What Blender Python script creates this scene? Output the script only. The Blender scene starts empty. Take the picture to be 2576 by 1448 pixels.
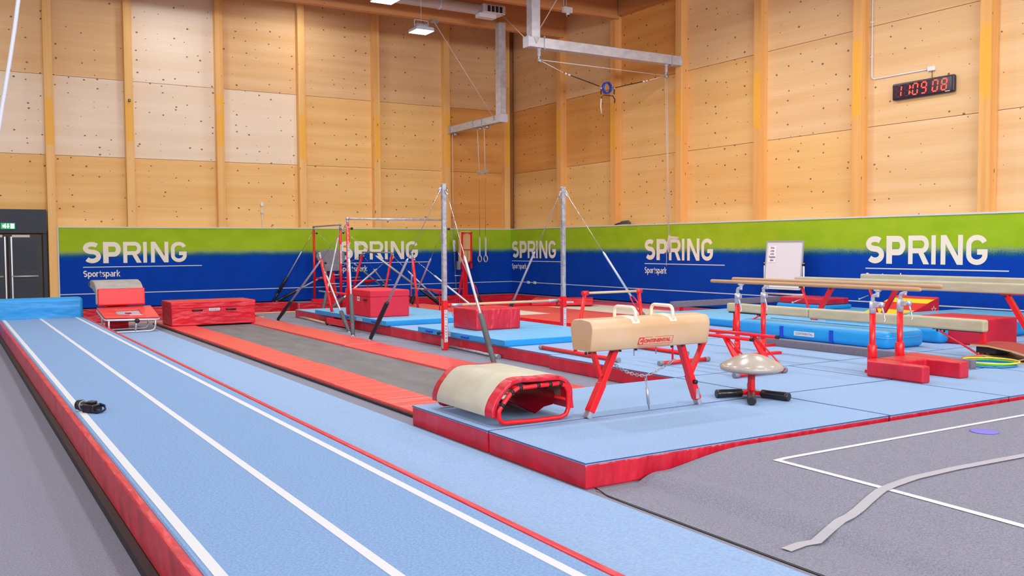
import bpy, bmesh, math, random
from mathutils import Vector, Matrix
random.seed(7)
# ---------------------------------------------------------------- camera
FPX, YAW, PITCH, ROLL = 2328.87, 0.550378, 0.0459335, -0.0059711
CAM = Vector((0.0, 0.0, 1.8))
_cy, _sy, _cp, _sp = math.cos(YAW), math.sin(YAW), math.cos(PITCH), math.sin(PITCH)
FW = Vector((_sy*_cp, _cy*_cp, -_sp)); _r0 = Vector((_cy, -_sy, 0)); _u0 = _r0.cross(FW)
RT = math.cos(ROLL)*_r0 + math.sin(ROLL)*_u0; UP = -math.sin(ROLL)*_r0 + math.cos(ROLL)*_u0
COL = bpy.context.scene.collection
cd = bpy.data.cameras.new('camera'); cam = bpy.data.objects.new('camera', cd); COL.objects.link(cam)
cd.sensor_width = 36; cd.sensor_fit = 'HORIZONTAL'; cd.lens = FPX/2576*36; cd.clip_end = 200
m = Matrix.Identity(4)
for i, v in enumerate((RT, UP, -FW)):
    for j in range(3): m[j][i] = v[j]
m.translation = CAM; cam.matrix_world = m
bpy.context.scene.camera = cam
# ---------------------------------------------------------------- world, exposure, lamps
SC = bpy.context.scene
SC.view_settings.view_transform = 'Standard'; SC.view_settings.look = 'None'
SC.view_settings.gamma = 1; SC.view_settings.use_curve_mapping = False
SC.view_settings.exposure = 0.0
w = bpy.data.worlds.new('world'); SC.world = w; w.use_nodes = True
w.node_tree.nodes['Background'].inputs[0].default_value = (0.8, 0.85, 0.95, 1)
w.node_tree.nodes['Background'].inputs[1].default_value = 0.3
LAMPS = [(12.105, 24.715, 8.05, 1), (9.40, 21.165, 7.80, 1)]          # the two lamps in view
LAMPS += [(6.0, 28.1, 9.25, .42), (9.9, 28.1, 9.75, .6), (-1.0, 28.1, 9.25, .4)]      # behind the farthest beam, washing the back wall
LAMPS += [(4.6, 21.165, 8.0, 1), (-0.2, 21.165, 8.0, .8)]
for yy, kk in ((16.6, 1.35), (11.6, 1.35), (6.6, 1.0), (1.6, .7), (-3.4, .45)):
    for xx in (-4.0, 0.6, 5.2, 9.9, 14.6): LAMPS.append((xx, yy, 8.25, .12 if xx < 0 else (kk*.6 if xx < 1 else kk)))
LAMP_W = 101.0
def lamp_light(p, k=1.0):
    ld = bpy.data.lights.new('lamp_light', 'AREA'); ld.shape = 'SQUARE'; ld.size = 0.55
    ld.energy = LAMP_W*k; ld.color = (1.0, 0.975, 0.95); ld.spread = math.radians(175)
    o = bpy.data.objects.new('lamp_light', ld); COL.objects.link(o); o.location = (p[0], p[1], p[2]-0.012)
for p in LAMPS: lamp_light(p, p[3])
# added fill lights in daylight colour, set before the two unseen walls
for nm, loc, rot, sx, sz, e in (('fill_light_left', (-9.8, 8, 6.6), (0, math.radians(-90), 0), 2.6, 34, 500),
                                ('fill_light_front', (3, -10.8, 6.6), (math.radians(90), 0, 0), 24, 2.6, 3900)):
    ld = bpy.data.lights.new(nm, 'AREA'); ld.shape = 'RECTANGLE'; ld.size = sx; ld.size_y = sz
    ld.energy = e; ld.color = (0.9, 0.95, 1.0)
    o = bpy.data.objects.new(nm, ld); COL.objects.link(o); o.location = loc; o.rotation_euler = rot
# ---------------------------------------------------------------- finding real positions: a sight line met with a known plane
def ray(x, y): return FW + RT*((x-1288)/FPX) - UP*((y-724)/FPX)
def gz(x, y, z=0.0):
    d = ray(x, y); return CAM + d*((z-CAM.z)/d.z)
def gx(x, y, X):
    d = ray(x, y); return CAM + d*((X-CAM.x)/d.x)
def gy(x, y, Y):
    d = ray(x, y); return CAM + d*((Y-CAM.y)/d.y)
def pr(p):
    d = Vector(p)-CAM; z = d.dot(FW); return 1288+FPX*d.dot(RT)/z, 724-FPX*d.dot(UP)/z
def zt(x, y, py):                 # height above (x, y) seen at row py
    lo, hi = -2.0, 14.0
    for _ in range(50):
        mid = (lo+hi)/2
        if pr((x, y, mid))[1] > py: lo = mid
        else: hi = mid
    return lo
def fr(a, b, py):                 # fraction along a->b seen at row py
    a = Vector(a); b = Vector(b); lo, hi = 0.0, 1.0
    s = pr(b)[1] > pr(a)[1]
    for _ in range(40):
        mid = (lo+hi)/2
        if (pr(a.lerp(b, mid))[1] < py) == s: lo = mid
        else: hi = mid
    return lo
# ---------------------------------------------------------------- mesh helper
class MB:
    def __init__(s): s.v = []; s.f = []; s.mi = []; s.cur = 0; s.sm = []
    def add(s, vs, fs, smooth=False):
        n = len(s.v); s.v += [tuple(p) for p in vs]
        for f in fs: s.f.append([i+n for i in f]); s.mi.append(s.cur); s.sm.append(smooth)
        return s
    def box(s, a, b):
        x0, y0, z0 = a; x1, y1, z1 = b
        if x0 > x1: x0, x1 = x1, x0
        if y0 > y1: y0, y1 = y1, y0
        if z0 > z1: z0, z1 = z1, z0
        return s.add([(x0,y0,z0),(x1,y0,z0),(x1,y1,z0),(x0,y1,z0),(x0,y0,z1),(x1,y0,z1),(x1,y1,z1),(x0,y1,z1)],
              [(3,2,1,0),(4,5,6,7),(0,1,5,4),(1,2,6,5),(2,3,7,6),(3,0,4,7)])
    def bar(s, a, b, w, h, up=(0,0,1)):              # box beam from a to b, w across, h along up
        a = Vector(a); b = Vector(b); d = (b-a).normalized(); u = Vector(up); r = d.cross(u)
        if r.length < 1e-4: r = d.cross(Vector((1,0,0)))
        r.normalize(); u = r.cross(d); r = r*(w/2); u = u*(h/2)
        vs = [a-r-u, a+r-u, a+r+u, a-r+u, b-r-u, b+r-u, b+r+u, b-r+u]
        return s.add(vs, [(0,1,2,3),(7,6,5,4),(1,0,4,5),(2,1,5,6),(3,2,6,7),(0,3,7,4)])
    def tube(s, pts, r, n=10, closed=False, caps=True, flat=None):
        pts = [Vector(p) for p in pts]; N = len(pts); rs = r if isinstance(r, (list, tuple)) else [r]*N
        T = []
        for i in range(N):
            if closed: t = pts[(i+1) % N]-pts[i-1]
            else: t = pts[min(i+1, N-1)]-pts[max(i-1, 0)]
            T.append(t.normalized() if t.length > 1e-9 else Vector((0,0,1)))
        u = Vector((0,0,1)) if abs(T[0].z) < .9 else Vector((1,0,0))
        base = len(s.v); vs = []
        for i in range(N):
            u = (u - T[i]*u.dot(T[i])).normalized(); b = T[i].cross(u)
            for k in range(n):
                a = 2*math.pi*k/n
                vs.append(pts[i] + (u*math.cos(a)*(flat or 1) + b*math.sin(a))*rs[i])
        fs = []
        for i in range(N if closed else N-1):
            j = (i+1) % N
            for k in range(n):
                l = (k+1) % n; fs.append((i*n+k, i*n+l, j*n+l, j*n+k))
        s.add(vs, fs, True)
        if caps and not closed:
            s.f.append([base+k for k in range(n)][::-1]); s.mi.append(s.cur); s.sm.append(False)
            s.f.append([base+(N-1)*n+k for k in range(n)]); s.mi.append(s.cur); s.sm.append(False)
        return s
    def lathe(s, c, prof, n=24, axis='z'):
        vs = []
        for (r, h) in prof:
            for k in range(n):
                a = 2*math.pi*k/n
                if axis == 'z': vs.append((c[0]+r*math.cos(a), c[1]+r*math.sin(a), c[2]+h))
                elif axis == 'y': vs.append((c[0]+r*math.cos(a), c[1]+h, c[2]+r*math.sin(a)))
                else: vs.append((c[0]+h, c[1]+r*math.cos(a), c[2]+r*math.sin(a)))
        fs = []
        for i in range(len(prof)-1):
            for k in range(n):
                l = (k+1) % n; fs.append((i*n+k, i*n+l, (i+1)*n+l, (i+1)*n+k))
        return s.add(vs, fs, True)
    def prism(s, poly, o, u, v, wv, smooth=False):       # poly in (u, v) from o, pushed along wv
        o = Vector(o); u = Vector(u); v = Vector(v); wv = Vector(wv)
        a = [o+u*p[0]+v*p[1] for p in poly]; n = len(a)
        s.add(a+[q+wv for q in a], [tuple(range(n)), tuple(range(2*n-1, n-1, -1))], False)
        b = len(s.v)-2*n
        for i in range(n):
            j = (i+1) % n; s.f.append([b+i, b+j, b+n+j, b+n+i][::-1]); s.mi.append(s.cur); s.sm.append(smooth)
        return s
    def quad(s, a, b, c, d): return s.add([a, b, c, d], [(0,1,2,3)])
    def ribbon(s, pts, wd, o, u, v, closed=False):       # flat stroke of width wd on the plane (o, u, v)
        P = []
        for p in pts:
            p = Vector((p[0], p[1]))
            if not P or (p-P[-1]).length > 1e-6: P.append(p)
        N = len(P); L = []; Rr = []
        for i in range(N):
            d0 = (P[i]-P[i-1]).normalized() if i > 0 or closed else None
            d1 = (P[(i+1) % N]-P[i]).normalized() if i < N-1 or closed else None
            if d0 is None: d0 = d1
            if d1 is None: d1 = d0
            t = (d0+d1); t = t.normalized() if t.length > 1e-6 else d1
            nrm = Vector((-t.y, t.x)); c = max(.4, nrm.dot(Vector((-d1.y, d1.x))))
            L.append(P[i]+nrm*(wd/2/c)); Rr.append(P[i]-nrm*(wd/2/c))
        o = Vector(o); u = Vector(u); v = Vector(v); g = lambda q: o+u*q.x+v*q.y
        for i in range(N if closed else N-1):
            j = (i+1) % N; s.quad(g(Rr[i]), g(Rr[j]), g(L[j]), g(L[i]))
        return s
    def build(s, name, mats, parent=None, bevel=0, seg=2, smooth=None, fixn=True):
        me = bpy.data.meshes.new(name); me.from_pydata(s.v, [], s.f)
        if not isinstance(mats, (list, tuple)): mats = [mats]
        for mm in mats: me.materials.append(mm)
        for p, i, sm in zip(me.polygons, s.mi, s.sm):
            p.material_index = i; p.use_smooth = sm if smooth is None else smooth
        if fixn:
            bm = bmesh.new(); bm.from_mesh(me); bmesh.ops.recalc_face_normals(bm, faces=bm.faces); bm.to_mesh(me); bm.free()
        me.update()
        o = bpy.data.objects.new(name, me); COL.objects.link(o)
        if bevel:
            md = o.modifiers.new('bevel', 'BEVEL'); md.width = bevel; md.segments = seg; md.limit_method = 'ANGLE'; md.angle_limit = math.radians(35)
        if parent:
            o.parent = parent
            if parent.type == 'EMPTY': o.location = -parent.location
        return o
def thing(name, label, cat, loc=(0,0,0), group=None):
    o = bpy.data.objects.new(name, None); COL.objects.link(o); o.location = loc; o.empty_display_size = .2
    o['label'] = label; o['category'] = cat
    if group: o['group'] = group
    return o
def tag(o, label, cat, group=None, kind=None):
    o['label'] = label; o['category'] = cat
    if group: o['group'] = group
    if kind: o['kind'] = kind
    return o
def lab(o, s): o['label'] = s; return o
def struct(o): o['kind'] = 'structure'; return o
def copy_tree(o, parent=None, delta=None):
    c = o.copy(); COL.objects.link(c)
    if parent: c.parent = parent
    for ch in o.children: copy_tree(ch, c)
    return c
# ---------------------------------------------------------------- materials
def lin(c):
    return tuple(((v/255)/12.92 if v/255 <= .04045 else ((v/255+.055)/1.055)**2.4) for v in c)+(1,)
def mat(name, rgb, rough=.5, metal=0, bump=None, var=None, coat=0, emit=None, sheen=0, spec=None):
    m = bpy.data.materials.new(name); m.use_nodes = True; nt = m.node_tree; b = nt.nodes['Principled BSDF']
    N = nt.nodes.new; K = nt.links.new
    b.inputs['Base Color'].default_value = lin(rgb); b.inputs['Roughness'].default_value = rough; b.inputs['Metallic'].default_value = metal
    if coat: b.inputs['Coat Weight'].default_value = coat; b.inputs['Coat Roughness'].default_value = .15
    if sheen: b.inputs['Sheen Weight'].default_value = sheen
    if spec is not None: b.inputs['Specular IOR Level'].default_value = spec
    if emit: b.inputs['Emission Color'].default_value = lin(rgb); b.inputs['Emission Strength'].default_value = emit
    tc = None
    if bump or var:
        tc = N('ShaderNodeTexCoord')
    if var:                                   # (scale xyz, second colour, strength, detail)
        sc, c2, amt, det = var
        mp = N('ShaderNodeMapping'); mp.inputs['Scale'].default_value = sc; K(tc.outputs['Object'], mp.inputs[0])
        no = N('ShaderNodeTexNoise'); no.inputs['Scale'].default_value = 1; no.inputs['Detail'].default_value = det; K(mp.outputs[0], no.inputs[0])
        rp = N('ShaderNodeMapRange'); rp.inputs[1].default_value = .35; rp.inputs[2].default_value = .65; rp.inputs[4].default_value = amt; K(no.outputs[0], rp.inputs[0])
        mx = N('ShaderNodeMix'); mx.data_type = 'RGBA'; mx.inputs[6].default_value = lin(rgb); mx.inputs[7].default_value = lin(c2)
        K(rp.outputs[0], mx.inputs[0]); K(mx.outputs[2], b.inputs['Base Color'])
    if bump:                                  # list of (scale xyz, strength, distance)
        prev = None
        for sc, st, di in bump:
            mp = N('ShaderNodeMapping'); mp.inputs['Scale'].default_value = sc; K(tc.outputs['Object'], mp.inputs[0])
            no = N('ShaderNodeTexNoise'); no.inputs['Scale'].default_value = 1; no.inputs['Detail'].default_value = 2; K(mp.outputs[0], no.inputs[0])
            bp = N('ShaderNodeBump'); bp.inputs['Strength'].default_value = st; bp.inputs['Distance'].default_value = di
            K(no.outputs[0], bp.inputs['Height'])
            if prev: K(prev.outputs[0], bp.inputs['Normal'])
            prev = bp
        K(prev.outputs[0], b.inputs['Normal'])
    return m
def wood(name, rgb, rgb2, axis, knots=1.0, rough=.55, stain=None, seed=0.0, bands=True):
    """Spruce boards: fine grain along axis, board-to-board tint, dark knots, optional yellow varnish stain."""
    m = bpy.data.materials.new(name); m.use_nodes = True; nt = m.node_tree; b = nt.nodes['Principled BSDF']
    N = nt.nodes.new; K = nt.links.new; b.inputs['Roughness'].default_value = rough; b.inputs['Specular IOR Level'].default_value = .25
    tc = N('ShaderNodeTexCoord')
    def mapped(sc, loc=(0,0,0)):
        mp = N('ShaderNodeMapping'); mp.inputs['Scale'].default_value = sc; mp.inputs['Location'].default_value = loc; K(tc.outputs['Object'], mp.inputs[0]); return mp
    lo, hi = .7, 34.0
    gs = {'x': (lo, hi, hi), 'y': (hi, lo, hi), 'z': (hi, hi, lo)}[axis]
    no = N('ShaderNodeTexNoise'); no.inputs['Scale'].default_value = 1; no.inputs['Detail'].default_value = 4; K(mapped(gs, (seed, seed, seed)).outputs[0], no.inputs[0])
    bs = {'x': (.15, .15, 3.4), 'y': (.15, .15, 3.4), 'z': (6, 6, .1)}[axis]
    nb = N('ShaderNodeTexNoise'); nb.inputs['Scale'].default_value = 1; nb.inputs['Detail'].default_value = 1; K(mapped(bs, (seed*3, seed, seed)).outputs[0], nb.inputs[0])
    ad = N('ShaderNodeMath'); ad.operation = 'MULTIPLY_ADD'; ad.inputs[1].default_value = .55; K(no.outputs[0], ad.inputs[0]); K(nb.outputs[0], ad.inputs[2])
    rp = N('ShaderNodeMapRange'); rp.inputs[1].default_value = .45; rp.inputs[2].default_value = 1.15; K(ad.outputs[0], rp.inputs[0])
    mx = N('ShaderNodeMix'); mx.data_type = 'RGBA'; mx.inputs[6].default_value = lin(rgb); mx.inputs[7].default_value = lin(rgb2); K(rp.outputs[0], mx.inputs[0])
    out = mx.outputs[2]
    if stain:                                # (z0, z1, colour)
        se = N('ShaderNodeSeparateXYZ'); K(tc.outputs['Object'], se.inputs[0])
        ns = N('ShaderNodeTexNoise'); ns.inputs['Scale'].default_value = 1; K(mapped((.6, .6, 1.2)).outputs[0], ns.inputs[0])
        m1 = N('ShaderNodeMath'); m1.operation = 'MULTIPLY_ADD'; m1.inputs[1].default_value = 1.6; K(ns.outputs[0], m1.inputs[0]); K(se.outputs[2], m1.inputs[2])
        a = N('ShaderNodeMapRange'); a.inputs[1].default_value = stain[0]+.75; a.inputs[2].default_value = stain[0]+.85; K(m1.outputs[0], a.inputs[0])
        c = N('ShaderNodeMapRange'); c.inputs[1].default_value = stain[1]+.75; c.inputs[2].default_value = stain[1]+.9; c.inputs[3].default_value = 1; c.inputs[4].default_value = 0; K(m1.outputs[0], c.inputs[0])
        ml = N('ShaderNodeMath'); ml.operation = 'MULTIPLY'; K(a.outputs[0], ml.inputs[0]); K(c.outputs[0], ml.inputs[1])
        ge = N('ShaderNodeNewGeometry'); sn = N('ShaderNodeSeparateXYZ'); K(ge.outputs['Normal'], sn.inputs[0])
        ab = N('ShaderNodeMath'); ab.operation = 'COMPARE'; ab.inputs[1].default_value = -1; ab.inputs[2].default_value = .2; K(sn.outputs[stain[3]], ab.inputs[0])
        m2 = N('ShaderNodeMath'); m2.operation = 'MULTIPLY'; K(ml.outputs[0], m2.inputs[0]); K(ab.outputs[0], m2.inputs[1])
        m3 = N('ShaderNodeMath'); m3.operation = 'MULTIPLY'; m3.inputs[1].default_value = .6; K(m2.outputs[0], m3.inputs[0])
        x2 = N('ShaderNodeMix'); x2.data_type = 'RGBA'; x2.inputs[7].default_value = lin(stain[2]); K(out, x2.inputs[6]); K(m3.outputs[0], x2.inputs[0]); out = x2.outputs[2]
    if knots:
        ks = {'x': (4.4, 4.4, 6.0), 'y': (4.4, 4.4, 6.0), 'z': (8, 8, 2.6)}[axis]
        vo = N('ShaderNodeTexVoronoi'); vo.inputs['Scale'].default_value = 1
        if axis == 'z': K(mapped(ks, (seed*7.3, seed, seed*2)).outputs[0], vo.inputs[0])
        else:
            vo.voronoi_dimensions = '2D'; s3 = N('ShaderNodeSeparateXYZ'); K(tc.outputs['Object'], s3.inputs[0]); c3 = N('ShaderNodeCombineXYZ')
            q1 = N('ShaderNodeMath'); q1.operation = 'MULTIPLY_ADD'; q1.inputs[1].default_value = 2.7; q1.inputs[2].default_value = seed*7.3; K(s3.outputs[0 if axis == 'x' else 1], q1.inputs[0]); K(q1.outputs[0], c3.inputs[0])
            q2 = N('ShaderNodeMath'); q2.operation = 'MULTIPLY_ADD'; q2.inputs[1].default_value = 3.4; q2.inputs[2].default_value = seed*2; K(s3.outputs[2], q2.inputs[0]); K(q2.outputs[0], c3.inputs[1])
            K(c3.outputs[0], vo.inputs[0])
        sr = N('ShaderNodeSeparateColor'); K(vo.outputs['Color'], sr.inputs[0])
        th = N('ShaderNodeMapRange'); th.inputs[1].default_value = .3; th.inputs[2].default_value = 1; th.inputs[3].default_value = 0; th.inputs[4].default_value = (.2 if axis == 'z' else .105)*knots; K(sr.outputs[0], th.inputs[0])
        df = N('ShaderNodeMath'); df.operation = 'SUBTRACT'; K(th.outputs[0], df.inputs[0]); K(vo.outputs['Distance'], df.inputs[1])
        kk = N('ShaderNodeMapRange'); kk.inputs[1].default_value = 0; kk.inputs[2].default_value = .03; kk.inputs[4].default_value = .85; K(df.outputs[0], kk.inputs[0])
        x3 = N('ShaderNodeMix'); x3.data_type = 'RGBA'; x3.inputs[7].default_value = lin((105, 58, 28)); K(out, x3.inputs[6]); K(kk.outputs[0], x3.inputs[0]); out = x3.outputs[2]
    K(out, b.inputs['Base Color'])
    return m
RED = mat('red_vinyl', (206, 24, 48), .38, bump=[((2.2, 2.2, 7), .6, .07), ((9, 9, 4), .3, .02)], spec=.45)
REDW = mat('red_vinyl_creased', (206, 32, 56), .36, bump=[((6, 1.6, 2.2), .9, .09), ((14, 14, 9), .3, .015)], var=((4, 4, 1), (170, 22, 44), .6, 2), spec=.5)
REDP = mat('red_pad_sheet', (222, 78, 76), .33, bump=[((1.0, 5.5, 1), .55, .045), ((12, 3, 1), .2, .012)], spec=.5)  # red paled to put the lamp glare on the pads into the colour
REDM = mat('red_paint', (222, 20, 32), .3, spec=.5)
DRED = mat('dark_red_lining', (150, 12, 36), .25, bump=[((9, 5, 5), .4, .02)], spec=.5)
CARP = mat('blue_carpet', (148, 178, 216), .95, bump=[((90, 90, 90), .25, .004), ((1.2, 3.0, 1), .25, .03)], var=((55, 55, 55), (134, 165, 206), 1, 3), spec=.1)
TRK = mat('track_carpet', (134, 168, 210), .95, bump=[((110, 110, 110), .3, .004)], var=((70, 70, 70), (116, 150, 196), 1, 3), spec=.1)
GREY = mat('grey_carpet', (140, 144, 160), .97, bump=[((120, 120, 120), .3, .004), ((.9, .9, 1), .3, .03)], var=((85, 85, 85), (120, 123, 140), 1, 3), spec=.1)
GREYB = mat('grey_beam_carpet', (132, 128, 142), .95, bump=[((160, 160, 160), .4, .004)], var=((110, 110, 110), (108, 104, 118), 1, 3), spec=.1)
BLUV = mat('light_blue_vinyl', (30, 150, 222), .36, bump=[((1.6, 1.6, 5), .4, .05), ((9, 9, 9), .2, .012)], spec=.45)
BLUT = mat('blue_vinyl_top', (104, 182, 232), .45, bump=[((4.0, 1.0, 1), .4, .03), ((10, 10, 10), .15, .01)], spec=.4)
DBLUE = mat('blue_webbing', (10, 62, 190), .6)
WHITE = mat('white_tape', (206, 213, 222), .7)
PALE = mat('pale_tape', (168, 170, 180), .8)
CREAM = mat('logo_print', (238, 232, 216), .8)
WHT = mat('white_plastic', (228, 228, 232), .4)
LGREY = mat('light_grey_paint', (196, 200, 212), .45)
STEEL = mat('galvanised_steel', (186, 192, 202), .38, metal=.5, var=((14, 14, 14), (140, 146, 158), .8, 3))
GALV = mat('galvanised_beam', (206, 208, 216), .45, metal=.25, var=((5, 5, 9), (180, 180, 188), .7, 3))
CHROME = mat('bright_steel', (200, 204, 210), .22, metal=.9)
PIPE = mat('navy_piping', (44, 70, 126), .6)
BLACK = mat('black_rubber', (20, 20, 24), .5)
FOAMG = mat('grey_foam_sleeve', (78, 84, 90), .55, bump=[((60, 60, 60), .2, .003)])
TAPE = mat('black_tape', (30, 32, 38), .28, bump=[((30, 30, 30), .6, .006)])
BED = mat('black_bed_webbing', (112, 113, 118), .7, bump=[((220, 220, 220), .3, .002)], var=((4, 1.2, 1), (94, 96, 100), .8, 3))
DBED = mat('dark_bed', (44, 44, 48), .8)
WBED = mat('white_bed_webbing', (226, 222, 208), .75, bump=[((20, 2, 2), .3, .01)], var=((2, 14, 2), (206, 202, 190), .8, 3))
LEATH = mat('tan_leather', (208, 176, 142), .38, var=((2.2, 2.2, 3), (194, 156, 110), .6, 3), spec=.45)
IVORY = mat('ivory_plastic', (240, 230, 206), .3)
MUSH = mat('mushroom_vinyl', (176, 170, 162), .22, coat=.4, var=((5, 5, 5), (162, 152, 142), .6, 3))
SUEDE = mat('beam_suede', (192, 184, 158), .85, bump=[((60, 60, 60), .15, .003)], var=((3, 3, 12), (176, 168, 142), .7, 3), spec=.15)
SUEDB = mat('barrel_suede', (194, 194, 178), .8, var=((5, 5, 5), (180, 176, 156), .6, 3), spec=.15)
GREYV = mat('grey_suede', (168, 166, 162), .8, var=((6, 6, 6), (146, 144, 142), .7, 3), spec=.15)
GREYW = mat('worn_grey_vinyl', (138, 138, 152), .6, var=((9, 9, 9), (112, 112, 126), .7, 3))
BARW = wood('bar_wood', (196, 160, 122), (160, 122, 86), 'y', knots=0, rough=.5)
BARX = wood('bar_wood_pale', (220, 196, 160), (200, 172, 132), 'x', knots=0, rough=.5)
PLY = wood('plywood', (222, 180, 130), (206, 160, 108), 'z', knots=0, rough=.55)
PLYY = wood('bent_plywood', (206, 176, 136), (184, 150, 108), 'y', knots=0, rough=.5)
DARKG = mat('dark_grey_door', (42, 50, 66), .6, bump=[((150, 150, 150), .15, .002)])
DARKD = mat('door_leaf_dark', (30, 36, 46), .5)
LAMPM = mat('lamp_diffuser', (255, 255, 255), .5, emit=9)
LEDR = mat('led_red', (255, 66, 40), .5, emit=2.4)
LEDO = mat('led_off', (82, 24, 40), .5)
CLK = mat('clock_case', (34, 30, 52), .35)
GRN = mat('exit_green', (20, 170, 100), .5, emit=.6)
GRNW = mat('exit_white', (240, 255, 248), .5, emit=2.0)
YEL = mat('yellow_vinyl', (250, 214, 0), .45)
HOY = mat('hoop_yellow', (238, 220, 60), .35); HOG = mat('hoop_green', (50, 176, 60), .35); HOB = mat('hoop_blue', (20, 120, 200), .35)
PURP = mat('purple_rubber', (116, 112, 212), .6)
PRED = mat('logo_red', (206, 40, 44), .6)
INK = mat('label_ink', (30, 34, 70), .7)
SBRED = mat('springboard_carpet', (156, 60, 54), .9)
WBOARD = mat('whiteboard_enamel', (226, 230, 238), .25)
ROPE = mat('white_rope', (214, 200, 196), .8); ORR = mat('orange_strap', (190, 96, 50), .7)
BLT = mat('blue_belt', (16, 62, 170), .4)
ALU = mat('aluminium', (196, 202, 212), .35, metal=.5)
# ================================================================ STRUCTURE
XW, YW = 18.245, 29.765                 # front planes of the padding on the right and back walls
XP, YP = XW+.30, YW+.30                 # wall panel planes behind the columns
ZC = 10.3
# ---- floor: grey carpet with a sunken trampoline pit in front of the far walls
PITZ = -.42
PIT = [((-1.5, 23.55), (6.95, 29.45)), ((6.95, 25.0), (9.6, 29.45)), ((9.6, 25.0), (11.0, 28.6)), ((11.0, 23.5), (17.75, 28.9))]
fl = MB()
def fquad(x0, y0, x1, y1, z=0): fl.quad((x0,y0,z),(x1,y0,z),(x1,y1,z),(x0,y1,z))
fquad(-10, -11, XP, 23.5)
fquad(-10, 23.5, -1.5, YP); fquad(-1.5, 23.5, 11.0, 23.55); fquad(6.95, 23.55, 11.0, 25.0)
fquad(-1.5, 29.45, 9.6, YP); fquad(9.6, 28.6, 11.0, YP); fquad(11.0, 28.9, 17.75, YP); fquad(17.75, 23.5, XP, YP)
floor = struct(fl.build('floor', GREY))
pb = MB()
for a, b in PIT: pb.quad((a[0],a[1],PITZ),(b[0],a[1],PITZ),(b[0],b[1],PITZ),(a[0],b[1],PITZ))
lab(pb.build('pit_bottom', DBED, floor), 'dark sunken pit bottom')
E_ = [((-1.5,29.45),(9.6,29.45)),((9.6,29.45),(9.6,28.6)),((9.6,28.6),(11.0,28.6)),((11.0,28.6),(11.0,28.9)),((11.0,28.9),(17.75,28.9)),((17.75,28.9),(17.75,23.5)),
      ((17.75,23.5),(11.0,23.5)),((11.0,23.5),(11.0,25.0)),((11.0,25.0),(6.95,25.0)),((6.95,25.0),(6.95,23.55)),((6.95,23.55),(-1.5,23.55)),((-1.5,23.55),(-1.5,29.45))]
for i, (a, b) in enumerate(E_):
    # padding hanging down the pit sides, split in lengths of about 2 m; z from just over the floor edge
    a = Vector((a[0], a[1], 0)); b = Vector((b[0], b[1], 0)); n = max(1, round((b-a).length/2.4)); d = (b-a)/n
    inw = Vector((-d.y, d.x, 0)).normalized()*-.05
    for k in range(n):
        p, q = a+d*k, a+d*(k+1); e = d.normalized()*.006
        mb = MB(); mb.bar(p+e+inw*.5+Vector((0,0,-.19)), q-e+inw*.5+Vector((0,0,-.19)), .05, .42)
        mb.build('pit_pad', RED, floor, bevel=.015)
for a, b in (((-1.5,23.50,0),(6.95,23.50,0)), ((6.99,25.0,0),(10.96,24.95,0)), ((-1.5,29.2,PITZ),(9.5,29.2,PITZ)), ((11.1,28.7,PITZ),(17.6,28.7,PITZ))):
    mb = MB(); mb.bar(a, b, .07, .04); mb.build('edge_board', PLY, floor)
# ---- walls of the room behind the camera
ZW = 5.2
mb = MB(); mb.box((-10.15, -11, 0), (-10, YP, ZC)); W0 = struct(mb.build('wall_left', wood('spruce_side', (214, 170, 112), (190, 138, 78), 'y', seed=9)))
mb = MB(); mb.box((-10, -11.15, 0), (XP, -11, ZC)); struct(mb.build('wall_front', wood('spruce_front', (214, 170, 112), (190, 138, 78), 'x', seed=8)))
# made-up high windows, added to go with the fill lights
def fill_window(name, a, b, ax, n):
    mb = MB(); mb.box(a, b); o = struct(mb.build(name, WHT))
    for k in range(n):
        mb = MB(); f0, f1 = (k+.04)/n, (k+.96)/n
        if ax == 'y': mb.box((b[0], a[1]+(b[1]-a[1])*f0, a[2]+.1), (b[0]+.02, a[1]+(b[1]-a[1])*f1, b[2]-.1))
        else: mb.box((a[0]+(b[0]-a[0])*f0, b[1], a[2]+.1), (a[0]+(b[0]-a[0])*f1, b[1]+.02, b[2]-.1))
        mb.build('glow_pane', FILL_PANE, o)
FILL_PANE = mat('fill_glow_pane', (225, 235, 250), .3, emit=1.2)  # glow added for the made-up windows out of view
fill_window('added_window_1', (-10.0, -9.2, 5.2), (-9.93, 25.2, 8.0), 'y', 12)
fill_window('added_window_2', (-9.2, -11.0, 5.2), (15.2, -10.93, 8.0), 'x', 9)
# ---- far walls: a thin backing with cross-laminated panels set in bays and glulam columns between them
TIER = [2.3, gx(1937, 353, XP).z, gx(1935, 130, XP).z, ZC]
mb = MB(); mb.box((-10, YP, 0), (XP+.2, YP+.15, ZC)); wb = struct(mb.build('wall_back', mat('wall_core', (170, 120, 70), .8)))
mb = MB(); mb.box((XP, -11, 0), (XP+.15, YP, ZC)); wr = struct(mb.build('wall_right', mat('wall_core_r', (170, 120, 70), .8)))
def wc(a, b, ax, seed): return wood('spruce_%d' % seed, a, b, ax, seed=seed*1.37)
OR = ((244, 204, 138), (228, 176, 102)); PK = ((246, 232, 212), (236, 214, 184)); TN = ((238, 204, 156), (224, 178, 120)); DO = ((232, 174, 102), (212, 146, 72))
bx_cols = [2.715, 4.87, 7.55, 10.21, 12.86, 15.585, 18.12]
bx_cols = [gy(x, 560, YW).x for x in (132, 332.5, 560, 765, 952, 1128)] + [18.1]
bx_l = [-10, -5.2, -2.6, 0.05] + bx_cols
tint_b = {-3: (OR, PK, TN), -2: (OR, PK, TN), -1: (OR, PK, TN), 0: (OR, PK, TN), 1: (OR, PK, TN), 2: (OR, PK, PK), 3: (OR, PK, TN), 4: (OR, OR, TN), 5: (OR, OR, TN), 6: (DO, DO, TN)}
sd = 1; mcache = {}
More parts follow.
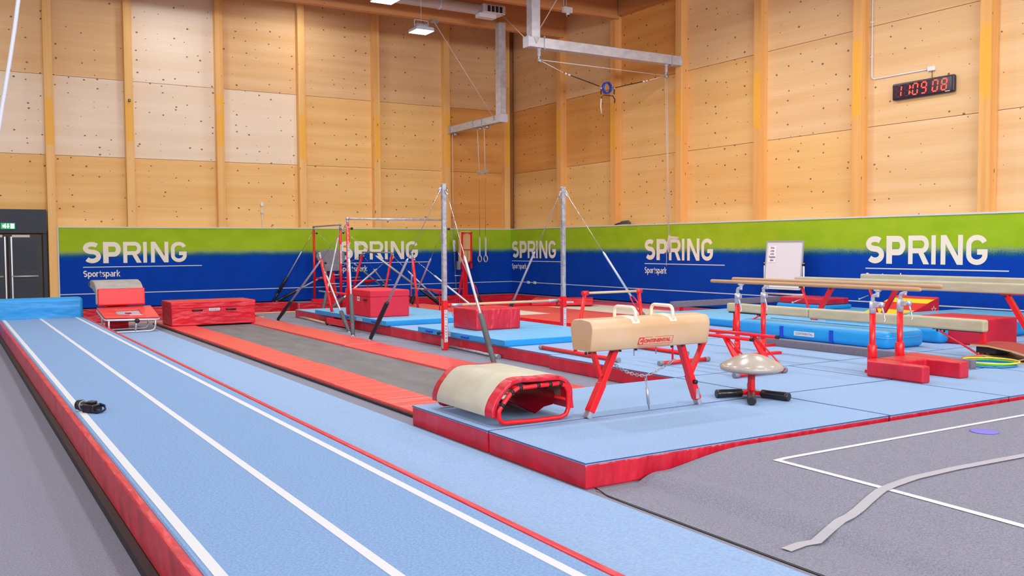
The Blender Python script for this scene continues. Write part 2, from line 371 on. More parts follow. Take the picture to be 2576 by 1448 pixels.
def getw(t, ax):
    global sd
    k = (t, ax, sd % 3)
    sd += 1
    if k not in mcache: mcache[k] = wc(t[0], t[1], ax, sd)
    return mcache[k]
for i in range(len(bx_l)-1):
    t = tint_b.get(i-3, (OR, PK, TN))
    for j in range(3):
        z0, z1 = TIER[j], TIER[j+1]
        if i-3 <= -1: 
            if j == 0: z0 = 2.62
        mb = MB(); mb.box((bx_l[i]+.08, YP-.04, z0+.006), (bx_l[i+1]-.08, YP+.01, z1-.006)); mb.build('wood_panel', getw(t[j], 'x'), wb)
STN = (TIER[1]+.35, TIER[1]+1.75, (246, 178, 20))
colm = wood('glulam_back', (244, 200, 132), (228, 172, 98), 'z', knots=.8, stain=STN+(1,), seed=3)
for x in bx_l[1:]:
    mb = MB(); mb.box((x-.115, YW+.005, 0 if x < 3 else 2.2), (x+.115, YP-.01, ZC)); mb.build('column', colm, wb, bevel=.004, seg=1)
colr = wood('glulam_right', (240, 188, 118), (220, 156, 84), 'z', knots=.8, stain=STN+(0,), seed=5)
ry = [gx(x, 500, XW).y for x in (1405, 1541, 1705, 1902.5, 2151, 2472)]
ry = ry + [ry[-1]-3.1*k for k in range(1, 7)]
ry_l = [YP-.02] + ry
tint_r = {0: (OR, DO, TN), 1: (OR, DO, TN), 2: (OR, OR, DO), 3: (OR, OR, TN), 4: (OR, TN, TN), 5: (TN, TN, TN), 6: (TN, TN, TN)}
for i in range(len(ry_l)-1):
    t = tint_r.get(i, (OR, TN, TN))
    for j in range(3):
        mb = MB(); mb.box((XP-.04, ry_l[i+1]+.08, TIER[j]+.006), (XP+.01, ry_l[i]-.08, TIER[j+1]-.006)); mb.build('wood_panel', getw(t[j], 'y'), wr)
for y in ry:
    mb = MB(); mb.box((XW+.005, y-.125, 2.2), (XP-.01, y+.125, ZC)); mb.build('column', colr, wr, bevel=.004, seg=1)
mb = MB(); mb.box((XW+.02, -11, gx(1565, 34, XW).z), (XP, 23.3, ZC)); lab(mb.build('edge_beam', wood('edge_beam_wood', (206, 148, 92), (176, 116, 66), 'y', knots=.6), wr), 'long timber beam along the top of the wall')
# ---- ceiling and roof beams
mb = MB(); mb.box((-10.1, -11.1, ZC), (XP+.2, YP+.2, ZC+.2)); ceil = struct(mb.build('ceiling', wood('ceiling_wood', (176, 124, 76), (150, 98, 56), 'y', seed=4)))
bmw = wood('beam_wood', (220, 160, 104), (196, 132, 80), 'x', knots=.6, seed=2)
ZB = 8.89
for y in (26.5, 23.45, 20.45, 17.4, 14.3, 11.2, 8.1, 5.0, 1.9, -1.2, -4.3, -7.4):
    mb = MB(); mb.box((-10, y-.11, ZB), (XW+.1, y+.11, ZC-.01)); mb.build('roof_beam', bmw, ceil, bevel=.01, seg=1)
# ---- door with dark panel over it
dz = gy(50, 586, YW).z; dtop = gy(60, 526, YW).z
mb = MB(); mb.box((-2.4, YW+.03, dz), (2.56, YW+.18, dtop)); dr = struct(mb.build('door_1', DARKG)); lab(dr, 'dark grey double door with a dark fascia above')
xs = gy(20, 650, YW).x
for s0, s1 in ((-.33, xs), (xs+.02, gy(108, 650, YW).x)):
    mb = MB(); mb.box((s0, YW+.10, .02), (s1-.01, YW+.15, dz-.05)); d = mb.build('door_leaf', DARKD, dr, bevel=.004, seg=1)
    mb = MB(); mb.box((s0+.16, YW+.092, 1.2), (s1-.16, YW+.101, 2.0)); mb.box((s0+.16, YW+.092, .2), (s1-.16, YW+.101, .9)); mb.build('recessed_panel', DARKG, d)
    e = s1-.06 if s0 < 0 else s0+.08
    mb = MB(); mb.bar((e, YW+.07, .05), (e, YW+.07, dz-.1), .035, .04, (0,1,0)); lab(mb.build('upright_bar', ALU, d), 'vertical silver panic bar')
    mb = MB(); mb.tube([(s0+.08, YW+.06, 1.0), (s1-.12, YW+.06, 1.0)], .026); mb.build('push_bar', ALU, d)
    q = (s0+.1, s0+.55) if s0 > 0 else (s1-.55, s1-.12)
    mb = MB(); mb.box((q[0], YW+.06, dz-.12), (q[1], YW+.10, dz-.05)); mb.build('door_closer', LGREY, d)
mb = MB(); mb.box((-.4, YW+.12, 0), (-.33, YW+.17, dz)); mb.box((gy(110,650,YW).x, YW+.09, 0), (2.56, YW+.17, dz)); mb.build('door_frame', DARKG, dr)
# ---- printed wall padding: lime green over blue, with lettering
def padmat(name):
    m = bpy.data.materials.new(name); m.use_nodes = True; nt = m.node_tree; b = nt.nodes['Principled BSDF']; N = nt.nodes.new; K = nt.links.new
    b.inputs['Roughness'].default_value = .85; b.inputs['Specular IOR Level'].default_value = .15
    tc = N('ShaderNodeTexCoord'); se = N('ShaderNodeSeparateXYZ'); K(tc.outputs['Object'], se.inputs[0])
    def noi(sc, det=2, o=(0,0,0)):
        mp = N('ShaderNodeMapping'); mp.inputs['Scale'].default_value = sc; K(tc.outputs['Object'], mp.inputs[0]); n = N('ShaderNodeTexNoise'); n.inputs['Scale'].default_value = 1; n.inputs['Detail'].default_value = det; K(mp.outputs[0], n.inputs[0]); return n.outputs[0]
    def mth(op, a, c, d=None):
        x = N('ShaderNodeMath'); x.operation = op
        for i, q in enumerate((a, c, d)):
            if q is None: continue
            if isinstance(q, (int, float)): x.inputs[i].default_value = q
            else: K(q, x.inputs[i])
        return x.outputs[0]
    z = mth('MULTIPLY_ADD', noi((60, 60, 60), 4), .22, se.outputs[2]); z = mth('MULTIPLY_ADD', noi((3, 3, 3), 2), .08, z)
    r = N('ShaderNodeMapRange'); r.interpolation_type = 'SMOOTHSTEP'; r.inputs[1].default_value = 1.40+.15; r.inputs[2].default_value = 1.80+.15; K(z, r.inputs[0])
    cl = N('ShaderNodeMix'); cl.data_type = 'RGBA'; cl.inputs[6].default_value = lin((0, 68, 184)); cl.inputs[7].default_value = lin((2, 56, 158)); K(noi((2.2, 2.2, 2.2), 3), cl.inputs[0])
    gr = N('ShaderNodeMix'); gr.data_type = 'RGBA'; gr.inputs[6].default_value = lin((172, 200, 50)); gr.inputs[7].default_value = lin((134, 174, 14)); K(noi((1.7, 1.7, 2.6), 3), gr.inputs[0])
    mid = N('ShaderNodeMix'); mid.data_type = 'RGBA'; mid.inputs[7].default_value = lin((10, 96, 112)); K(cl.outputs[2], mid.inputs[6])
    K(mth('MULTIPLY', mth('SUBTRACT', 1.0, mth('ABSOLUTE', mth('MULTIPLY_ADD', r.outputs[0], 4.0, -1.6), 0)), 1.0), mid.inputs[0]); mid.clamp_factor = True
    mx = N('ShaderNodeMix'); mx.data_type = 'RGBA'; K(mid.outputs[2], mx.inputs[6]); K(gr.outputs[2], mx.inputs[7])
    r2 = N('ShaderNodeMapRange'); r2.interpolation_type = 'SMOOTHSTEP'; r2.inputs[1].default_value = .3; K(r.outputs[0], r2.inputs[0]); K(r2.outputs[0], mx.inputs[0])
    K(mx.outputs[2], b.inputs['Base Color'])
    bp = N('ShaderNodeBump'); bp.inputs['Strength'].default_value = .35; bp.inputs['Distance'].default_value = .03; K(noi((2.4, 2.4, .5), 2), bp.inputs['Height']); K(bp.outputs[0], b.inputs['Normal'])
    return m
PADM = padmat('printed_padding')
PT = 2.40
mb = MB(); x0 = gy(149, 650, YW).x; mb.box((x0, YW, .03), (XW+.02, YW+.05, PT)); pad_b = tag(mb.build('wall_padding', PADM, bevel=.01, seg=1), 'green and blue printed padding along the back wall left of the corner', 'padding')
mb = MB(); mb.box((XW, -11, .03), (XW+.05, YW-.003, PT)); pad_r = tag(mb.build('wall_padding', PADM, bevel=.01, seg=1), 'green and blue printed padding along the right wall behind the beams', 'padding')
mb = MB(); mb.box((x0-.01, YW-.02, PT-.01), (XW, YP, PT+.025)); lab(mb.build('top_rail', WHITE, pad_b), 'white trim along the top')
mb = MB(); mb.box((x0-.035, YW-.015, .03), (x0, YW+.05, PT+.02)); mb.build('end_trim', LGREY, pad_b)
mb = MB(); mb.box((XW-.02, -11, PT-.01), (XP, YW, PT+.025)); lab(mb.build('top_rail', WHITE, pad_r), 'white trim along the top')
mb = MB(); mb.box((x0, YW-.004, .435), (XW, YW-.0015, .46)); mb.build('printed_line', WHITE, pad_b)
mb = MB(); mb.box((XW-.004, -11, .435), (XW-.0015, YW, .46)); mb.build('printed_line', WHITE, pad_r)
# ---- lettering helpers
def arc(cx, cy, rx, ry, a0, a1, n=14): return [(cx+rx*math.cos(math.radians(a0+(a1-a0)*i/n)), cy+ry*math.sin(math.radians(a0+(a1-a0)*i/n))) for i in range(n+1)]
GL = {  # strokes (points, width) in units of 203 per cap height, advance
 'S': ([(arc(80,145,56,36,38,270)+arc(82,66,56,43,90,-145)[1:], 43)], 178),
 'P': ([([(24,0),(24,203)], 48), ([(24,180)]+arc(98,132,38,48,90,-90)+[(24,84)], 44)], 180),
 'R': ([([(18,0),(18,203)], 36), ([(18,185)]+arc(105,140,40,45,90,-90)+[(18,95)], 36), ([(74,92),(116,92),(166,0),(122,0)], 0)], 182),
 'I': ([([(17,0),(17,203)], 34)], 71),
 'N': ([([(18,0),(18,203)], 36), ([(146,0),(146,203)], 36), ([(0,203),(42,203),(164,0),(122,0)], 0)], 187),
 'G': ([(arc(76,135,57,49,20,180)+[(19,68)]+arc(76,68,57,49,180,360)+[(133,88),(78,88)], 36)], 150)}
def spring(o, u, v, parent):
    k = .63/203; x = 0; mb = MB()
    for ch in 'SPRING':
        st, adv = GL[ch]; mb = MB()
        for j, (pts, wd) in enumerate(st):
            if wd == 0:
                o_ = Vector(o)+Vector(u).cross(Vector(v))*(.0006*j); mb.add([o_+Vector(u)*((px+x)*k)+Vector(v)*(py*k) for px, py in pts], [(0,1,2,3)]); continue
            mb.ribbon([((px+x)*k, py*k) for px, py in pts], wd*k, Vector(o)+Vector(u).cross(Vector(v))*(.0006*j), u, v)
        lab(mb.build('letter', CREAM, parent, fixn=False), 'cream printed capital letter %s' % ch); x += adv
OV = [(arc(58,75,40,57,0,360,24)[:-1], 32)]
LOW = {'S': ([(arc(62,145,42,42,35,270)+arc(64,61,42,42,90,-145)[1:], 34)], 138), 'p': ([([(16,-62),(16,150)], 32), (arc(60,75,42,58,150,-150,18), 32)], 126),
 'o': (None, 122), 'r': ([([(16,0),(16,150)], 32), ([(16,95)]+arc(58,92,40,44,160,80,6), 30)], 88),
 't': ([([(34,192),(34,40)]+arc(62,42,28,28,180,275,6), 32), ([(4,134),(78,134)], 28)], 88),
 's': ([(arc(50,110,34,27,30,270,10)+arc(52,42,34,28,90,-150,10)[1:], 28)], 106), 'a': ([([(92,0),(92,98)]+arc(56,98,36,38,0,130,8), 30), (arc(52,44,38,32,80,-80,10)[::1]+[(52,12)], 0), ([(92,78),(50,78)]+arc(50,46,34,32,90,270,10)+[(92,14)], 28)], 122),
 'k': ([([(16,0),(16,215)], 32), ([(22,66),(44,66),(108,150),(68,150)], 0), ([(46,98),(66,60),(112,0),(72,0)], 0)], 116)}
def small_word(o, u, v, parent):
    k = .185/203; x = 0
    for ch in 'Sportspark':
        st, adv = LOW[ch]; mb = MB(); o = Vector(o); u = Vector(u); v = Vector(v); nn = u.cross(v)
        if ch == 'o': mb.ribbon([((a+x)*k, b*k) for a, b in OV[0][0]], 32*k, o, u, v, closed=True)
        else:
            for j, (pts, wd) in enumerate(st):
                oo = o+nn*(.0005*j)
                if wd == 0:
                    if len(pts) == 4: mb.add([oo+u*((a+x)*k)+v*(b*k) for a, b in pts], [(0,1,2,3)])
                else: mb.ribbon([((a+x)*k, b*k) for a, b in pts], wd*k, oo, u, v)
        lab(mb.build('letter', CREAM, parent, fixn=False), 'small cream printed letter %s' % ch); x += adv
def text_faces(s, size, bold=0.0, shear=0.0, align='LEFT'):
    cu = bpy.data.curves.new('t', 'FONT'); cu.body = s; cu.size = size; cu.offset = bold; cu.shear = shear; cu.align_x = align; cu.resolution_u = 4
    ob = bpy.data.objects.new('t', cu); COL.objects.link(ob); dg = bpy.context.evaluated_depsgraph_get(); dg.update()
    me = bpy.data.meshes.new_from_object(ob.evaluated_get(dg)); vs = [tuple(q.co) for q in me.vertices]; fs = [tuple(p.vertices) for p in me.polygons]
    bpy.data.objects.remove(ob); bpy.data.curves.remove(cu); bpy.data.meshes.remove(me); return vs, fs
def text(name, s, size, o, u, v, m, parent, width=None, **kw):
    vs, fs = text_faces(s, size, **kw); o = Vector(o); u = Vector(u); v = Vector(v); k = 1
    if width:
        xs_ = [q[0] for q in vs]; k = width/(max(xs_)-min(xs_))
    mb = MB(); mb.add([o+u*(q[0]*k)+v*q[1] for q in vs], fs)
    return mb.build(name, m, parent, fixn=False)
def logo(px, wallr, parent):
    if wallr: p = gx(px, 640, XW); o = Vector((XW-.006, p.y, 1.335)); u = Vector((0,-1,0))
    else: p = gy(px, 640, YW); o = Vector((p.x, YW-.006, 1.345)); u = Vector((1,0,0))
    v = Vector((0,0,1)); spring(o, u, v, parent)
    mb = MB(); a = o+v*(-.125); mb.quad(a, a+u*3.4, a+u*3.4+v*.026, a+v*.026); mb.build('underline', WHITE, parent, fixn=False)
    small_word(o+v*(-.40), u, v, parent)
for px in (208, 853): logo(px, False, pad_b)
for px in (1288, 1622, 2178): logo(px, True, pad_r)
# sockets on the padding line
for px, wl in ((1330, 1), (1346, 1), (2001, 1), (2037, 1)):
    p = gx(px, 700, XW); mb = MB(); mb.box((XW-.03, p.y-.075, .40), (XW-.002, p.y+.075, .495)); o = mb.build('wall_socket', WHT, bevel=.006)
    mb = MB(); mb.box((XW-.034, p.y-.045, .43), (XW-.029, p.y-.01, .465)); mb.box((XW-.034, p.y+.01, .43), (XW-.029, p.y+.045, .465)); mb.build('switch', LGREY, o)
    tag(o, {1330: 'white wall socket near the corner, left one of that pair', 1346: 'white wall socket near the corner, right one of that pair', 2001: 'white wall socket behind the whiteboard stand leg, left of its pair', 2037: 'white wall socket right of the whiteboard stand, right of its pair'}[px], 'socket', 'white sockets on the padding line')
# ================================================================ FLOOR AREAS AND MATS
ZM = .2                                   # top of the landing mats
def sst(t): t = max(0, min(1, t)); return t*t*(3-2*t)
def hf(x, y):                              # carpet climbing onto the sprung floor
    h = .155*sst((x-4.15-.12*math.sin(y*1.1))/1.45)
    return h - .034*math.exp(-((x-4.42-.05*math.sin(y*.8))/.07)**2) + .022*math.exp(-((x-4.62-.05*math.sin(y*.8))/.10)**2)
mb = MB(); X = [4.02+.045*i for i in range(46)]+[6.2+1.0*i for i in range(13)]; Y = [-10.9+.55*i for i in range(30)]+[5.405]
vs = [(x, y, (hf(x, y)*sst((x-4.02)/.12)+.004)) for y in Y for x in X]; n = len(X)
mb.add(vs, [(j*n+i, j*n+i+1, (j+1)*n+i+1, (j+1)*n+i) for j in range(len(Y)-1) for i in range(n-1)], True)
sf = tag(mb.build('sprung_floor', GREY), 'raised grey carpeted exercise floor with white corner lines in front of the blue mats', 'floor'); sf['kind'] = 'structure'
def fline(name, pts, wd, m, parent, dz=.004):
    mb = MB(); Q = [Vector((p[0], p[1])) for p in pts]; P = [Q[0]]
    for a, b in zip(Q, Q[1:]):
        n_ = max(1, int(min(40, (b-a).length/.12))); P += [a.lerp(b, k/n_) for k in range(1, n_+1)]
    for i in range(len(P)-1):
        d = (P[i+1]-P[i]).normalized(); nn = Vector((-d.y, d.x))*wd/2
        d0 = (P[i]-P[i-1]).normalized() if i else d; d2 = (P[i+2]-P[i+1]).normalized() if i+2 < len(P) else d
        n0 = (d0+d).normalized(); n0 = Vector((-n0.y, n0.x))*wd/2; n1 = (d+d2).normalized(); n1 = Vector((-n1.y, n1.x))*wd/2
        g = lambda q: (q.x, q.y, max(.0, hf(q.x, q.y) if q.y < 5.41 and q.x > 4 else 0)+.004+dz)
        mb.quad(g(P[i]+n0), g(P[i]-n0), g(P[i+1]-n1), g(P[i+1]+n1))
    return mb.build(name, m, parent, fixn=False)
c0 = gz(1955, 1156, .16); zf = .16
a1 = gz(2576, 1044, zf); b1 = gz(2576, 1318, zf); b2 = gz(2400, 1270, zf)
fline('boundary_line', [(c0.x-.02, c0.y), (a1.x, a1.y), (12.0, 5.0)][:2]+[(17.5, a1.y-.02)], .05, WHITE, sf)
fline('boundary_line', [(c0.x, c0.y+.02), (b1.x, b1.y), (b1.x+.02, -3)], .05, WHITE, sf)
pts = [gz(x, y, zf) for x, y in ((1978,1320),(2090,1291),(2160,1262),(2215,1232),(2300,1203),(2400,1180),(2500,1161),(2576,1147))]
pts.append(pts[-1]+(pts[-1]-pts[-2])*2)
lab(fline('chalk_line', pts, .075, PALE, sf, .009), 'pale wavering tape line')
mb = MB(); s = [gz(x, y, 0) for x, y in ((1498,1228),(1530,1249),(1600,1276),(1700,1313))]; s.append(Vector((s[-1].x, -6, 0)))
for i in range(4): mb.bar(s[i]+Vector((0,0,.003)), s[i+1]+Vector((0,0,.003)), .012, .006)
mb.build('floor_seam', BLACK, floor)
# ---- blue carpet roll between the raised track and the grey floor
mb = MB(); mb.box((2.56, -10, .001), (3.90, 21.25, .03)); tag(mb.build('carpet_runner', CARP, bevel=.008, seg=1), 'long blue carpet runner lying on the floor right of the raised track', 'carpet')
# ---- raised tumbling track
tr = thing('tumbling_track', 'long raised blue tumbling track with three white lines and red sides', 'track', (1.7, 8, 0))
TZ = .30; TL, TR, TE = .925, 2.60, gz(205, 797, TZ).y
mb = MB(); mb.box((TL+.055, -9, TZ-.05), (TR-.05, TE, TZ)); mb.build('carpet_top', TRK, tr, bevel=.01, seg=1)
mb = MB(); mb.box((TL, -9, .06), (TL+.055, TE, TZ-.004)); mb.build('side_cover', REDW, tr, bevel=.012)
mb = MB(); mb.box((TR-.05, -9, .02), (TR, TE, TZ+.004)); mb.build('side_cover', RED, tr, bevel=.012)
mb = MB(); mb.box((TL-.05, -9, 0), (TR-.06, TE-.05, .06)); lab(mb.build('underlay', BLACK, tr), 'black underlay')
mb = MB(); mb.box((TL+.055, -9, .06), (TR-.05, TE-.02, TZ-.05)); mb.build('foam_core', DRED, tr)
for px, l in ((570, 0), (1015, 1), (1470, 2)):
    x = gz(px-14, 1448, TZ).x; mb = MB(); mb.box((x-.028, -9, TZ-.001), (x+.028, TE-.01, TZ+.003)); mb.build('white_line', WHITE, tr)
# blue crash mat standing across the end of the track
a = gz(-250, 806, TZ); 
p0 = gz(207, 797, TZ); y0 = p0.y+.04; hh = zt(p0.x, y0, 747)
bb = MB(); bb.box((-1.6, y0, .02), (p0.x+.03, y0+.42, hh)); o = tag(bb.build('crash_mat', BLUV, bevel=.07, seg=4), 'blue crash mat standing on edge across the far end of the raised track', 'mat')
# ---- landing mats: light blue carpet tops over red vinyl sides; each piece its own thing
def lmat(x0, y0, x1, y1, label, z0=0.0, z1=ZM, top=CARP, side=REDW, name='landing_mat', group=None, g=.013):
    t = thing(name, label, 'mat', ((x0+x1)/2, (y0+y1)/2, z0), group=group)
    mb = MB(); mb.box((x0+g, y0+g, z0), (x1-g, y1-g, z1-.012)); mb.build('vinyl_side', side, t, bevel=.016)
    mb = MB(); mb.box((x0+g+.004, y0+g+.004, z1-.03), (x1-g-.004, y1-g-.004, z1)); lab(mb.build('carpet_top', top, t), 'light blue carpeted top')
    mb = MB(); c = [(x0+g, y0+g, z1-.006), (x1-g, y0+g, z1-.006), (x1-g, y1-g, z1-.006), (x0+g, y1-g, z1-.006)]
    for i in range(4): mb.tube([c[i], c[(i+1) % 4]],   .0042, n=6)
    lab(mb.build('edge_piping', PIPE, t), 'navy edge piping')
    return t
XA = 3.96; S1 = 7.47; YF, YM, YB = 5.445, 6.89, 8.42
lmat(XA, YF, S1, YM, 'blue carpeted mat with creased red sides at the corner nearest the camera')
lmat(XA, YM, S1, YB, 'blue carpeted mat with red sides under the barrel trainer, behind the front corner mat')
xs = [S1, 9.42, 11.4, 13.4, 15.4, 17.6]
wh = ['right of the front corner mat', 'second right of the front corner mat', 'third right of the front corner mat', 'fourth right of the front corner mat', 'against the right wall in the front row']
wh2 = ['under the mushroom trainer', 'in front of the parallel bars near posts and U block', 'under the hoops', 'front right area behind the springboard', 'beside the right wall in the second row']
for i in range(5):
    lmat(xs[i], YF, xs[i+1], YM, 'front row blue mat ' + wh[i])
    lmat(xs[i], YM, xs[i+1], YB, 'second row blue mat ' + wh2[i])
ys = [YB, 11.18, 14.1, 17.0, 20.0, 23.0]
nm = ['behind the pommel horse, its red side stepping out', 'beside the low bar frame and the long trampoline', 'under the nearer thin blue mat with the red block', 'under the farther thin blue mat', 'farthest, ending beside the pit']
for j in range(5):
    lmat([7.46, 7.54, 7.56, 7.58, 7.6][j], ys[j], 10.4, ys[j+1], 'blue mat with red side ' + nm[j])
for i, (x0, x1) in enumerate(((10.4, 12.8), (12.8, 15.2), (15.2, 17.6))):
    lmat(x0, YB, x1, 11.6, 'blue carpeted mat under the balance beams, ' + ('left', 'middle', 'right')[i] + ' of the nearer row')
    lmat(x0, 11.6, x1, 14.6, 'blue carpeted mat behind the balance beams, ' + ('left', 'middle', 'right')[i] + ' of the farther row')
# ---- long sunken-style trampoline track with red pads
tp = thing('trampoline_track', 'long black trampoline bed edged with red pads beside the carpet runner', 'trampoline', (5.4, 15, 0))
L0, L1, R0, R1, T0, T1 = 4.17, 4.75, 5.99, 6.68, 8.5, 22.9
mb = MB(); mb.box((L1-.05, T0, .012), (R0+.05, T1, .035)); mb.build('bed', BED, tp)
yy = [T0, gz(1033, 1030, .06).y+2.2, 13.2, gz(942, 858, .06).y-0.3, 19.5, T1]
for i in range(5):
    a, b = yy[i], yy[i+1]
    for x0, x1, s in ((L0, L1, -1), (R0, R1, 1)):
        mb = MB(); mb.box((x0, a+.005, .004), (x1, b-.005+(.02 if i % 2 else 0), .062+.006*(i % 2))); mb.build('side_pad', REDP, tp, bevel=.012)
mb = MB(); mb.box((L1, T1, .01), (R0, T1+.6, .07)); mb.build('end_pad', REDP, tp, bevel=.012)
for x in (L0-.014, L1+.012, R0-.012, R1+.006):
    mb = MB(); mb.box((x-.012, T0, .002), (x+.012, T1, .03)); mb.build('pad_binding', BLACK, tp)
# ---- two white-bedded trampolines let into the floor
def tramp(x0, y0, x1, y1, label, pl, prt, pf, pbk):
    t = thing('floor_trampoline', label, 'trampoline', ((x0+x1)/2, (y0+y1)/2, 0))
    mb = MB(); mb.box((x0-.03, y0-.03, .01), (x1+.03, y1+.03, .03)); mb.build('bed', WBED, t)
    H = .055
    for q in (((x0-pl, y0-pf), (x0, y1+pbk)), ((x1, y0-pf), (x1+prt, y1+pbk)), ((x0+.004, y0-pf), (x1-.004, y0)), ((x0+.004, y1), (x1-.004, y1+pbk))):
        mb = MB(); mb.box((q[0][0], q[0][1], .004), (q[1][0], q[1][1], H)); mb.build('frame_pad', REDP, t, bevel=.012)
    return t
tramp(11.45, 17.9, 13.38, 22.3, 'white-bedded floor trampoline with red pads, the left one behind the high bar post', .95, .6, 1.25, .55)
tramp(14.62, 17.95, 16.5, 22.15, 'white-bedded floor trampoline with red pads, the right one near the wall', .62, 1.1, 1.15, .7)
mb = MB(); mb.box((10.5, 14.65, .004), (17.6, 16.6, .05)); tag(mb.build('floor_pad', REDP, bevel=.012), 'flat red floor pad between the trampolines and the blue mats', 'pad')
# ---- foam mats lying about
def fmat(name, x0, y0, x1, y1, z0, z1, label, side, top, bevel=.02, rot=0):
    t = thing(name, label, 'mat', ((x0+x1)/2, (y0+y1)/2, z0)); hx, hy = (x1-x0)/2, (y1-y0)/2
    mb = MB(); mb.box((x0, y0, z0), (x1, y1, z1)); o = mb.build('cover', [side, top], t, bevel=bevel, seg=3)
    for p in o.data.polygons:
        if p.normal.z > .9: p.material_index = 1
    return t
def plate(parent, c, u, w, h, nrm, txt='CONTINENTAL'):
    """small sewn label with the maker's lettering"""
    c = Vector(c); u = Vector(u); v = Vector((0,0,1)); nrm = Vector(nrm)
    mb = MB(); a = c-u*w/2-v*h/2+nrm*.003; mb.prism([(0,0),(w,0),(w,h),(0,h)], a, u, v, nrm*.002); o = lab(mb.build('label_patch', WHITE, parent), 'small white maker label')
    text('lettering', txt, h*.75, a+u*w*.08+v*h*.25+nrm*.003, u, v, INK, o if parent.type != 'EMPTY' else o, width=w*.84)
def handle(parent, c, u, w, nrm, m=BLACK):
    c = Vector(c); u = Vector(u); nrm = Vector(nrm)
    mb = MB(); mb.tube([c-u*w/2, c-u*w*.35+nrm*.02, c+u*w*.35+nrm*.02, c+u*w/2], .012, n=6, flat=1.6); mb.build('handle', m, parent)
t = fmat('crash_mat', 7.50, 17.05, 9.75, 21.2, ZM, ZM+.11, 'thin blue vinyl mat under the larger red box on the blue mats', BLUV, BLUT)
for y in (17.6, 19.2): handle(t, (7.49, y, ZM+.055), (0,-1,0), .3, (-1,0,0), DBLUE)
plate(t, (7.493, 18.4, ZM+.055), (0,-1,0), .30, .06, (-1,0,0))
t = fmat('crash_mat', 7.50, 12.45, 9.75, 15.6, ZM, ZM+.11, 'thin blue vinyl mat under the smaller red block beside the high bar', BLUV, BLUT)
for y in (15.1, 13.75): handle(t, (7.49, y, ZM+.055), (0,-1,0), .26, (-1,0,0), DBLUE)
plate(t, (7.493, 14.4, ZM+.055), (0,-1,0), .28, .07, (-1,0,0))
ZT = ZM+.11
def block(corner_px, left_px, right_px, z0, h, label, m, name='foam_block', split=None):
    c = gz(*corner_px, z0); l = gz(*left_px, z0); r = gz(*right_px, z0)
    y1 = l.y; x1 = r.x
    t = thing(name, label, 'block', ((c.x+x1)/2, (c.y+y1)/2, z0))
    if split:
        mb = MB(); mb.box((c.x, c.y, z0), (x1, y1, z0+h-split)); mb.build('cover', m, t, bevel=.025, seg=3)
        mb = MB(); mb.box((c.x-.008, c.y-.008, z0+h-split-.01), (x1+.008, y1+.008, z0+h)); mb.build('lid_flap', m, t, bevel=.02, seg=3)
    else:
        mb = MB(); mb.box((c.x, c.y, z0), (x1, y1, z0+h)); mb.build('cover', m, t, bevel=.03, seg=3)
    return t, c, y1, x1
t, c, y1, x1 = block((932,799), (846,790), (1036,795), ZT, zt(gz(932,799,ZT).x, gz(932,799,ZT).y, 731)-ZT, 'tall red foam box with flap lid on the farther thin blue mat', mat('red_fabric', (206, 26, 58), .6, bump=[((3,3,6),.3,.03)]), split=.13)
for y in (c.y+.25, c.y+1.0): handle(t, (c.x-.005, y, ZT+.36), (0,-1,0), .16, (-1,0,0))
plate(t, (c.x-.003, c.y+.63, ZT+.37), (0,-1,0), .15, .09, (-1,0,0))
block((1198,832), (1140,823), (1316,826), ZT, zt(gz(1198,832,ZT).x, gz(1198,832,ZT).y, 778)-ZT, 'wrinkled red foam block on the nearer thin blue mat beside the high bar', REDW)
t, c, y1, x1 = block((432,821), (407,813), (646,811.5), .065, .53, 'long red foam box with two black handles across the trampoline track', RED, split=.14)
for k in (.3, .7): handle(t, (c.x+(x1-c.x)*k, c.y-.008, .40), (1,0,0), .22, (0,-1,0))
plate(t, (c.x+(x1-c.x)*.5, c.y-.004, .41), (1,0,0), .24, .06, (0,-1,0))
# red mats by the trampolines
t = fmat('folding_mat', 11.2, 15.75, 13.4, 18.35, .05, .17, 'flat red vinyl mat lying by the right high bar post', RED, REDP)
t = fmat('folding_mat', 12.0, 22.6, 12.6+2.2, 23.4, .055, .16, 'red vinyl mat half hidden behind the smaller red block', RED, REDP)
a = gz(1335, 768, .06); b = gz(1492, 768, .06)
t = thing('folded_mat', 'folded red vinyl mat lying beside the pit in front of the right wall', 'mat', ((a.x+b.x)/2, (a.y+b.y)/2, .06))
mb = MB(); d = (b-a).normalized(); pf = [(.02,0)]+arc(.16,.10,.16,.10,200,60,6)+[((b-a).length, .20), ((b-a).length, 0)]
mb.prism(pf, a, d, (0,0,1), Vector((-d.y, d.x, 0))*.8); mb.build('cover', RED, t, bevel=.02)
q = gz(1434, 763, .14); plate(t, a+d*((b-a).length*.62)+Vector((0,0,.1))-Vector((-d.y, d.x, 0))*.004, d, .24, .05, Vector((d.y, -d.x, 0)))
for k in (.42, .83): handle(t, a+d*((b-a).length*k)+Vector((0,0,.1)), (0,0,1), .12, Vector((d.y, -d.x, 0)))
a = gz(1036, 782, .2)
t = fmat('folding_mat', 10.45, 19.0, 11.35, 23.2, .06, .20, 'long red vinyl mat with handles beside the farthest blue mats', RED, REDP)
for y in (22.3, 20.3): handle(t, (10.44, y, .13), (0,-1,0), .3, (-1,0,0))
plate(t, (10.446, 21.4, .13), (0,-1,0), .38, .07, (-1,0,0))
